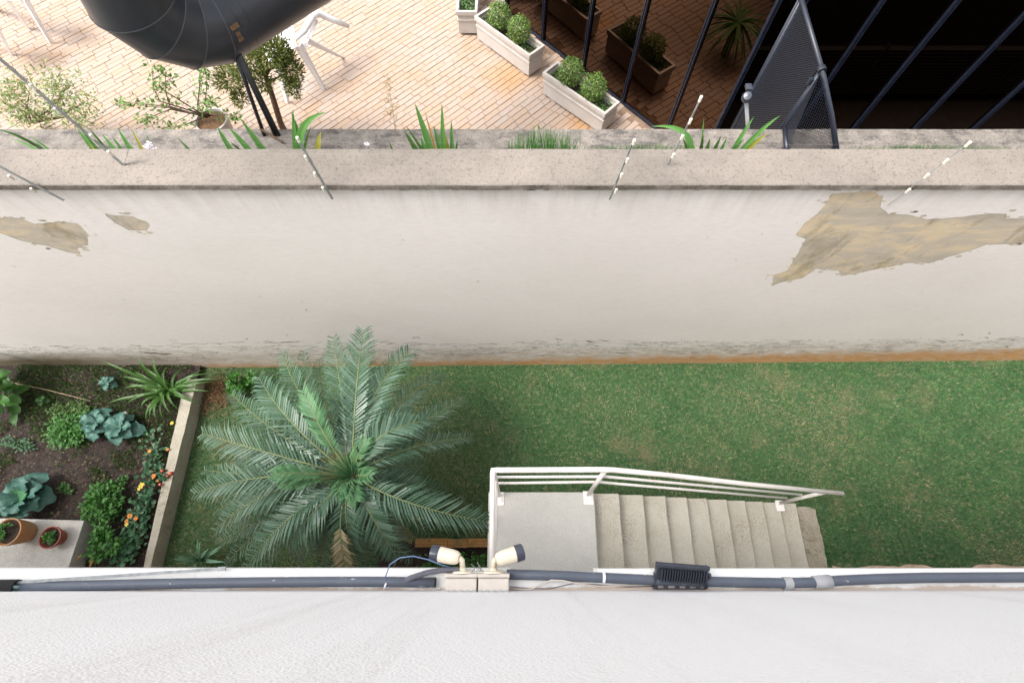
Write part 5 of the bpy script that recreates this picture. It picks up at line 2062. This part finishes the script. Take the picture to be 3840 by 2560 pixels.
def bead(ring, c, q, w_, h_, m):
    mb = MB()
    a = [p - q * w_ + (p - c) * .003 for p in ring]
    b = [c + (p - c) * (1 + h_) for p in ring]
    d = [p + q * w_ + (p - c) * .003 for p in ring]
    mb.add(a + b + d, [(j, (j + 1) % n, n + (j + 1) % n, n + j) for j in range(n)] + [(n + j, n + (j + 1) % n, 2 * n + (j + 1) % n, 2 * n + j) for j in range(n)])
    mb.build('seam', m, dk, True)


for i in range(1, 5):
    bead(rings[i], ctr[i], norm[i], .005, .016, M['seam'])
nodes = [(ctr[4], hd)]
for k in (.10, .17):
    c = ctr[4] + hd * k
    bead(dring(c, hd, DR), c, hd, .004, .012, M['duct'])
mb = MB()                                          # small rusty tags strapped to the near side of the run
for (px, py, L_) in ((879, 100, .06), (893, 128, .03), (902, 146, .04)):
    d = ray(px, py).normalized()
    o_ = Vector((0, 0, CAMZ)) - ctr[4]
    dp, op = d - hd * d.dot(hd), o_ - hd * o_.dot(hd)
    qa, qb, qc = dp.dot(dp), 2 * dp.dot(op), op.dot(op) - DR * DR
    disc = qb * qb - 4 * qa * qc
    if disc > 0:
        p = Vector((0, 0, CAMZ)) + d * ((-qb - math.sqrt(disc)) / (2 * qa))
        nn = (p - ctr[4]) - hd * (p - ctr[4]).dot(hd)
        nn.normalize()
        mb.box(p, (L_, .03, .012), (hd, nn.cross(hd), nn))
mb.build('tag', M['rust'], dk)
# three black tubes dropping from the duct to the parapet
for k, (bxp, off) in enumerate(((985, 0), (1030, 1), (1046, 2))):
    b = aty(bxp, 498 + k * 5, 3.20)
    e = aty(884 + k * 7, 205, 3.24)
    t = thing('drop_tube', ('left', 'middle', 'right')[k] + ' black tube of the three dropping from the duct to the parapet', 'tube', b, 'black tubes under the duct')
    mb = MB()
    b.z = ZP
    mb.tube([b, b.lerp(e, .5), e], .0155, 10)
    mb.build('tube', M['blacktube'], t, True)
b = aty(1010, 500, 3.16)
mb = MB()
mb.bar(aty(975, 482, 3.20) + Vector((0, 0, .0)), aty(1058, 535, 3.10), .02, .012, (0, 0, 1))
tag(mb.build('wood_strip', M['bark']), 'short brown wooden strip lying at the foot of the black tubes', 'strip')

# ================================================================== PLANTERS WITH CLIPPED BALLS
ZR = ZPAT + 0.35


def planter(A, L, label, du=None):
    """A = near-left outer rim corner, du = long direction; the box extends away from the patio side"""
    du = du.normalized()
    dv = Vector((-du.y, du.x, 0))
    W_ = 0.285
    c = A + du * (L / 2) + dv * (W_ / 2)
    t = thing('planter_box', label, 'planter', Vector((c.x, c.y, ZPAT)), 'white planters in front of the glass')
    hh = 0.35
    cz0 = Vector((c.x, c.y, ZPAT))

    def frame(h0, h1, grow, thick, inner=True):
        l, w2 = L / 2 + grow, W_ / 2 + grow
        o4 = [(-l, -w2), (l, -w2), (l, w2), (-l, w2)]
        i4 = [(-l + thick, -w2 + thick), (l - thick, -w2 + thick), (l - thick, w2 - thick), (-l + thick, w2 - thick)]
        vs = []
        for z in (h0, h1):
            for q in (o4, i4):
                vs += [cz0 + du * x + dv * y + Z3 * z for x, y in q]
        fs = []
        for i in range(4):
            j = (i + 1) % 4
            fs += [(i, j, 8 + j, 8 + i), (4 + j, 4 + i, 12 + i, 12 + j), (8 + i, 8 + j, 12 + j, 12 + i), (j, i, 4 + i, 4 + j)]
        return vs, fs
    mb = MB()
    mb.add(*frame(0.04, 0.30, -0.018, 0.022))
    mb.box(cz0 + Z3 * .05, (L - .05, W_ - .05, .02), (du, dv, Z3))
    mb.build('box', M['planter'], t)
    mb = MB()
    mb.add(*frame(0.30, 0.35, 0.0, 0.032))
    mb.build('rim', M['planter'], t)
    mb = MB()
    mb.add(*frame(0.215, 0.235, -0.008, 0.02))
    mb.build('moulding', M['planter'], t)
    for s in (-1, 1):
        for r_ in (-1, 1):
            mb = MB()
            mb.box(cz0 + du * (s * (L / 2 - .16)) + dv * (r_ * (W_ / 2 - .06)) + Z3 * .02, (.10, .05, .04), (du, dv, Z3))
            mb.build('foot', M['planter'], t)
    mb = MB()
    mb.box(cz0 + Z3 * .25, (L - .085, W_ - .085, .02), (du, dv, Z3))
    mb.build('soil', M['potsoil'], t)
    return t, c, du, dv


def ground_cover(c, du, dv, l0, l1, n, label, seed):
    mb = MB()
    rr = random.Random(seed)
    for i in range(n):
        p = c + du * rr.uniform(l0, l1) + dv * rr.uniform(-.09, .09)
        p.z = ZPAT + .262 + rr.random() * .06
        a = rr.uniform(0, 6.28)
        mb.leaf(p, (math.cos(a), math.sin(a), rr.uniform(.1, 1)), (rr.gauss(0, .5), rr.gauss(0, .5), 1), .032, .02)
    tag(mb.build('ground_cover', M['cover']), label, 'plant')


def ball(c, du, dv, px, py, label, r, seed):
    z = ZPAT + .26 + .05 + r
    p = at(px, py, z)
    p = c + du * (p - c).dot(du)
    t = thing('boxwood_ball', label, 'shrub', Vector((p.x, p.y, ZPAT + .26)), 'clipped boxwood balls in the planters')
    q = Vector((p.x, p.y, z))
    rr = random.Random(seed)
    mb = MB()
    mb.tube([Vector((p.x, p.y, ZPAT + .25)), q], .014, 7)
    for k in range(10):
        d = Vector((rr.gauss(0, 1), rr.gauss(0, 1), rr.gauss(0, 1))).normalized()
        mb.tube([q - Z3 * r * .5, q + d * r * .8], .004, 4)
    mb.build('stem', M['bark'], t)
    mb = MB()
    for k in range(1900):
        d = Vector((rr.gauss(0, 1), rr.gauss(0, 1), rr.gauss(0, 1))).normalized()
        lump = 1 + .16 * noise.noise(d * 2.3 + Vector((seed, 0, 0))) + .07 * noise.noise(d * 7)
        rad = r * lump * (1.0 - .34 * rr.random() ** 1.6)
        pp = q + Vector((d.x * rad, d.y * rad, d.z * rad * 1.08))
        dd = (d * .6 + Vector((rr.gauss(0, .6), rr.gauss(0, .6), rr.gauss(0, .6)))).normalized()
        mb.leaf(pp, dd, d, .024 * rr.uniform(.7, 1.2), .016)
    mb.build('foliage', M['box'], t)


A1, B1 = at(1777.6, 61.2, ZR), at(1985, 211, ZR)
t, c, du, dv = planter(A1, (B1 - A1).length, 'white planter with two boxwood balls touching the corner planter', B1 - A1)
L1 = (B1 - A1).length
ball(c, du, dv, 1857, 68, 'boxwood ball nearest the corner planter', .148, 5)
ball(c, du, dv, 1940, 115, 'boxwood ball on the right in the upper planter', .150, 6)
ground_cover(c, du, dv, L1 * .2, L1 * .42, 60, 'sparse dry ground cover at the right end of the upper planter', 3)
ground_cover(c, du, dv, -L1 * .42, -L1 * .32, 40, 'tuft of ground cover at the left end of the upper planter', 4)
A2, B2 = at(2034, 272, ZR), at(2269, 430, ZR)
t, c, du, dv = planter(A2, (B2 - A2).length, 'white planter with two boxwood balls nearest the parapet', B2 - A2)
L2 = (B2 - A2).length
ball(c, du, dv, 2130, 278, 'boxwood ball on the left in the planter nearest the parapet', .152, 7)
ball(c, du, dv, 2226, 330, 'boxwood ball nearest the parapet', .148, 8)
ground_cover(c, du, dv, -L2 * .02, L2 * .44, 260, 'thick green ground cover at the right end of the lower planter', 5)
ground_cover(c, du, dv, -L2 * .43, -L2 * .26, 70, 'green ground cover at the left end of the lower planter', 6)
A3, B3 = at(1709, 46, ZR), at(1786, 46, ZR)
t, c, du, dv = planter(A3 + Vector((0.285, 0, 0)), 1.0, 'white planter full of green leaves at the top edge by the glass corner', Vector((0.02, 1, 0)))
ground_cover(c, du, dv, -.46, .46, 420, 'leafy ground cover filling the top planter', 7)

# ================================================================== PATIO PLANTS
# bushy conifer
tb = at(1066, 492, ZPAT)
t = thing('conifer_tree', 'small olive green conifer with a crooked trunk beside the black tubes', 'tree', tb)
p1, p2, p3 = at(1052, 462, 2.45), at(1018, 350, 2.95), at(985, 255, 3.2)
mb = MB()
mb.tube([tb, p1, p2, p3, at(960, 200, 3.45)], [.042, .036, .030, .022, .01], 8)
for (q, z) in (((880, 260), 3.2), ((1010, 190), 3.5), ((1100, 260), 3.25), ((930, 170), 3.5), ((1080, 210), 3.4), ((1030, 300), 3.15)):
    mb.tube([p2.lerp(p3, random.uniform(.2, .9)), at(q[0], q[1], z)], .013, 6, r2=.005)
mb.build('trunk', M['bark'], t, True)
mb = MB()
rr = random.Random(71)
for (q, z, rad, n) in (((862, 300), 3.10, (.17, .15, .13), 900), ((900, 372), 2.95, (.085, .08, .09), 260), ((930, 225), 3.35, (.22, .18, .16), 1100), ((1010, 185), 3.5, (.20, .18, .16), 1000),
                       ((1085, 255), 3.3, (.13, .15, .18), 1000), ((1100, 330), 3.1, (.08, .09, .10), 330), ((985, 300), 3.15, (.12, .14, .10), 420), ((1055, 200), 3.45, (.10, .10, .12), 400)):
    c = at(q[0], q[1], z)
    for k in range(n):
        d = Vector((rr.gauss(0, 1), rr.gauss(0, 1), rr.gauss(0, 1))).normalized()
        r_ = rr.random() ** .45
        p = c + Vector((d.x * rad[0], d.y * rad[1], d.z * rad[2])) * r_
        dd = (d + Vector((rr.gauss(0, .4), rr.gauss(0, .4), .5 + rr.gauss(0, .4)))).normalized()
        mb.leaf(p, dd, (rr.gauss(0, 1), rr.gauss(0, 1), rr.gauss(0, 1)), .050 * rr.uniform(.6, 1.3), .014)
mb.build('crown', M['conifer'], t)


def twiggy(name, label, base, twigs, m, nleaf, L, W, pot=None, cat='shrub', spread=.05):
    t = thing(name, label, cat, base)
    mb = MB()
    ends = []
    for tw in twigs:
        pts = [base + Vector((random.uniform(-.03, .03), random.uniform(-.03, .03), .1))] + [at(x, y, z) for x, y, z in tw]
        mb.tube(pts, [.010 - .008 * i / (len(pts) - 1) for i in range(len(pts))], 5)
        ends.append(pts)
    mb.build('stem', M['twig'], t, True)
    mb = MB()
    for k in range(nleaf):
        pts = random.choice(ends)
        u = (1 - random.random() ** 1.8 * .75) * (len(pts) - 1)
        i = min(len(pts) - 2, int(u))
        p = pts[i].lerp(pts[i + 1], u - i) + Vector((random.gauss(0, spread), random.gauss(0, spread), random.gauss(0, spread)))
        d = Vector((random.gauss(0, 1), random.gauss(0, 1), random.gauss(.4, .6)))
        mb.leaf(p, d, (random.gauss(0, .6), random.gauss(0, .6), 1), L * random.uniform(.7, 1.3), W * random.uniform(.7, 1.2))
    mb.build('foliage', m, t)
    return t


pc = at(792, 452, 2.55)
t = thing('shrub_pot', 'pale round pot half hidden behind the parapet below the duct', 'pot', Vector((pc.x, pc.y, ZPAT)))
mb = MB()
q = Vector((pc.x, pc.y, ZPAT))
mb.lathe(q, [(.001, 0), (.12, 0), (.17, .18), (.185, .33), (.195, .33), (.195, .36), (.175, .36), (.165, .31), (.001, .31)], 26)
o = mb.build('pot_body', M['planter'], t, True)
weld_shade(o)
mb = MB()
mb.lathe(q, [(.001, .335), (.168, .33)], 20)
mb.build('soil', M['mulch'], t)
twiggy('leggy_shrub', 'leggy shrub with small green leaves in the round pot', Vector((pc.x, pc.y, 2.5)),
       [[(720, 425, 2.7), (640, 405, 2.8), (560, 400, 2.85), (500, 395, 2.8)], [(640, 410, 2.8), (622, 350, 3.0), (620, 290, 3.15), (600, 260, 3.2)], [(740, 400, 2.8), (748, 330, 3.0), (750, 270, 3.15), (760, 250, 3.2)],
        [(770, 390, 2.8), (775, 320, 3.0), (772, 270, 3.1)], [(640, 410, 2.75), (560, 440, 2.75), (530, 460, 2.7)], [(600, 380, 2.9), (575, 330, 3.0), (570, 250, 3.2)], [(740, 410, 2.7), (770, 420, 2.75), (800, 375, 2.9)],
        [(850, 430, 2.7), (890, 440, 2.65)], [(640, 400, 2.8), (480, 385, 2.85), (450, 385, 2.85)], [(690, 470, 2.6), (600, 480, 2.6)], [(600, 330, 3.05), (640, 300, 3.1)]],
       M['shrub'], 560, .055, .030, spread=.035)
lb_ = at(150, 480, ZPAT)
twiggy('pale_shrub', 'pale yellowish shrub with feathery leaves at the left edge of the patio', Vector((lb_.x, lb_.y, ZPAT)),
       [[(150, 440, 2.6), (80, 380, 2.8), (30, 320, 3.0)], [(180, 430, 2.6), (200, 360, 2.9), (190, 290, 3.1)], [(220, 440, 2.6), (290, 400, 2.8), (330, 380, 2.9)], [(120, 430, 2.6), (20, 390, 2.8), (-20, 350, 2.9)],
        [(240, 440, 2.6), (300, 440, 2.7), (340, 450, 2.7)], [(200, 400, 2.8), (270, 300, 3.0)], [(100, 400, 2.8), (110, 350, 2.9), (80, 300, 3.0)], [(180, 430, 2.7), (240, 390, 2.8), (220, 340, 2.9)], [(150, 450, 2.6), (100, 440, 2.7), (60, 430, 2.7)]],
       M['pale'], 1900, .050, .020, spread=.075)
# spiky yucca behind the parapet: seen only mirrored in the glass
yb = Vector((0.36, 4.03, ZPAT))
t = thing('yucca_plant', 'dark spiky rosette mirrored in the tinted glass beside the mesh screen', 'plant', yb)
mb = MB()
mb.tube([yb, yb + Z3 * .46], .055, 8)
mb.build('trunk', M['bark'], t)
for k in range(54):
    a = k * 2.399
    el = random.uniform(-.45, .28)
    d = Vector((math.cos(a) * math.cos(el), math.sin(a) * math.cos(el), math.sin(el)))
    b = yb + Z3 * .46
    L = random.uniform(.42, .58)
    mb = MB()
    mb.strap(b, b + d * L * .55 + Z3 * .05, b + d * L - Z3 * .10, .040, 5, .3)
    mb.build('leaf', M['strapdark'], t)

# ================================================================== PLASTIC CHAIRS


def limb(mb, top, foot, w0, w1, depth=.03):
    """tapering channel-section limb of a moulded chair"""
    top, foot = Vector(top), Vector(foot)
    d = (foot - top).normalized()
    vd = (Vector((0, 0, CAMZ)) - top).normalized()
    s_ = d.cross(Vector((.2, -.6, .75))).normalized()
    u = s_.cross(d).normalized()
    for (ax, off, ww) in ((s_, u * .004, 1.0), (u, s_ * 0, .6)):
        pass
    w0, w1 = w0 * 1.3, w1 * 1.5
    a = [top - s_ * w0 / 2, top - s_ * w0 * .1 + u * depth, top + s_ * w0 / 2, foot + s_ * w1 / 2, foot - s_ * w1 * .1 + u * depth * .5, foot - s_ * w1 / 2]
    b = [p - u * .008 for p in a]
    mb.add(a + b, [(0, 1, 4, 5), (1, 2, 3, 4), (11, 10, 7, 6), (10, 9, 8, 7), (0, 6, 7, 1), (1, 7, 8, 2), (2, 8, 9, 3), (3, 9, 10, 4), (4, 10, 11, 5), (5, 11, 6, 0)])


def tipped_chair(label, loc, limbs, arms, panel=None):
    t = thing('plastic_chair', label, 'chair', loc, 'white plastic chairs on the patio')
    for (a, b, w0, w1) in limbs:
        mb = MB()
        limb(mb, at(*a), at(*b), w0, w1)
        mb.build('leg', M['plastic'], t)
    for pts, rad in arms:
        mb = MB()
        mb.tube([at(*p) for p in pts], rad, 10)
        mb.build('armrest', M['plastic'], t, True)
    if panel:
        A, B, C_, D = [at(*p) for p in panel]
        nn = (B - A).cross(D - A).normalized()
        mb = MB()
        q = [A, B, C_, D]
        mid_ = sum(q, Vector()) / 4
        i4 = [p.lerp(mid_, .12) for p in q]
        vs = [p + nn * .008 for p in q + i4] + [p - nn * .008 for p in q + i4]
        fs = []
        for i in range(4):
            j = (i + 1) % 4
            fs += [(i, j, 4 + j, 4 + i), (8 + j, 8 + i, 12 + i, 12 + j), (i, 8 + i, 8 + j, j), (4 + j, 12 + j, 12 + i, 4 + i)]
        mb.add(vs, fs)
        bk = mb.build('backrest', M['plastic'], t)
        for k in range(8):
            u = (k + .5) / 8
            mb = MB()
            mb.bar(i4[0].lerp(i4[1], u), i4[3].lerp(i4[2], u), .026, .008, i4[1] - i4[0])
            mb.build('slat', M['plastic'], bk)
    return t


ZF = ZPAT + .006
tipped_chair('white plastic chair with splayed legs beside the conifer under the black duct', at(1150, 300, ZPAT),
             [((1118, 168, 2.88), (1216, 336, ZF), .085, .035), ((1040, 230, 2.85), (1078, 386, ZF), .08, .035), ((1150, 150, 2.84), (1286, 217, ZF), .06, .018), ((1175, 70, 2.86), (1130, 190, 2.74), .09, .06)],
             [([(1100, 150, 2.88), (1140, 118, 2.92), (1172, 62, 2.93), (1192, 50, 2.90), (1240, 72, 2.80), (1308, 100, 2.66)], [.03, .038, .042, .042, .038, .026])],
             [(985, 172, 2.83), (1098, 92, 2.90), (1112, 178, 2.88), (1010, 236, 2.80)])
tipped_chair('white plastic chair with two long legs at the top left of the patio', at(150, 100, ZPAT),
             [((88, -10, 2.88), (189, 162, ZF), .085, .03), ((10, -25, 2.88), (107, 108, ZF), .08, .035), ((-60, -60, 2.9), (-10, 40, ZF), .08, .03)],
             [([(0, -60, 2.92), (60, -40, 2.92), (95, -15, 2.90)], [.03, .035, .035])],
             [(-40, -60, 2.85), (60, -70, 2.88), (75, 5, 2.86), (0, 0, 2.80)])
tipped_chair('white plastic chair mostly cut off by the left edge of the patio', at(-20, 200, ZPAT),
             [((-30, 70, 2.85), (42, 206, ZF), .08, .03), ((-120, 40, 2.85), (-60, 190, ZF), .08, .03)],
             [([(-140, 30, 2.88), (-80, 40, 2.90), (-25, 62, 2.87)], [.03, .035, .035])],
             [(-160, 60, 2.8), (-60, 40, 2.85), (-40, 110, 2.82), (-150, 130, 2.78)])
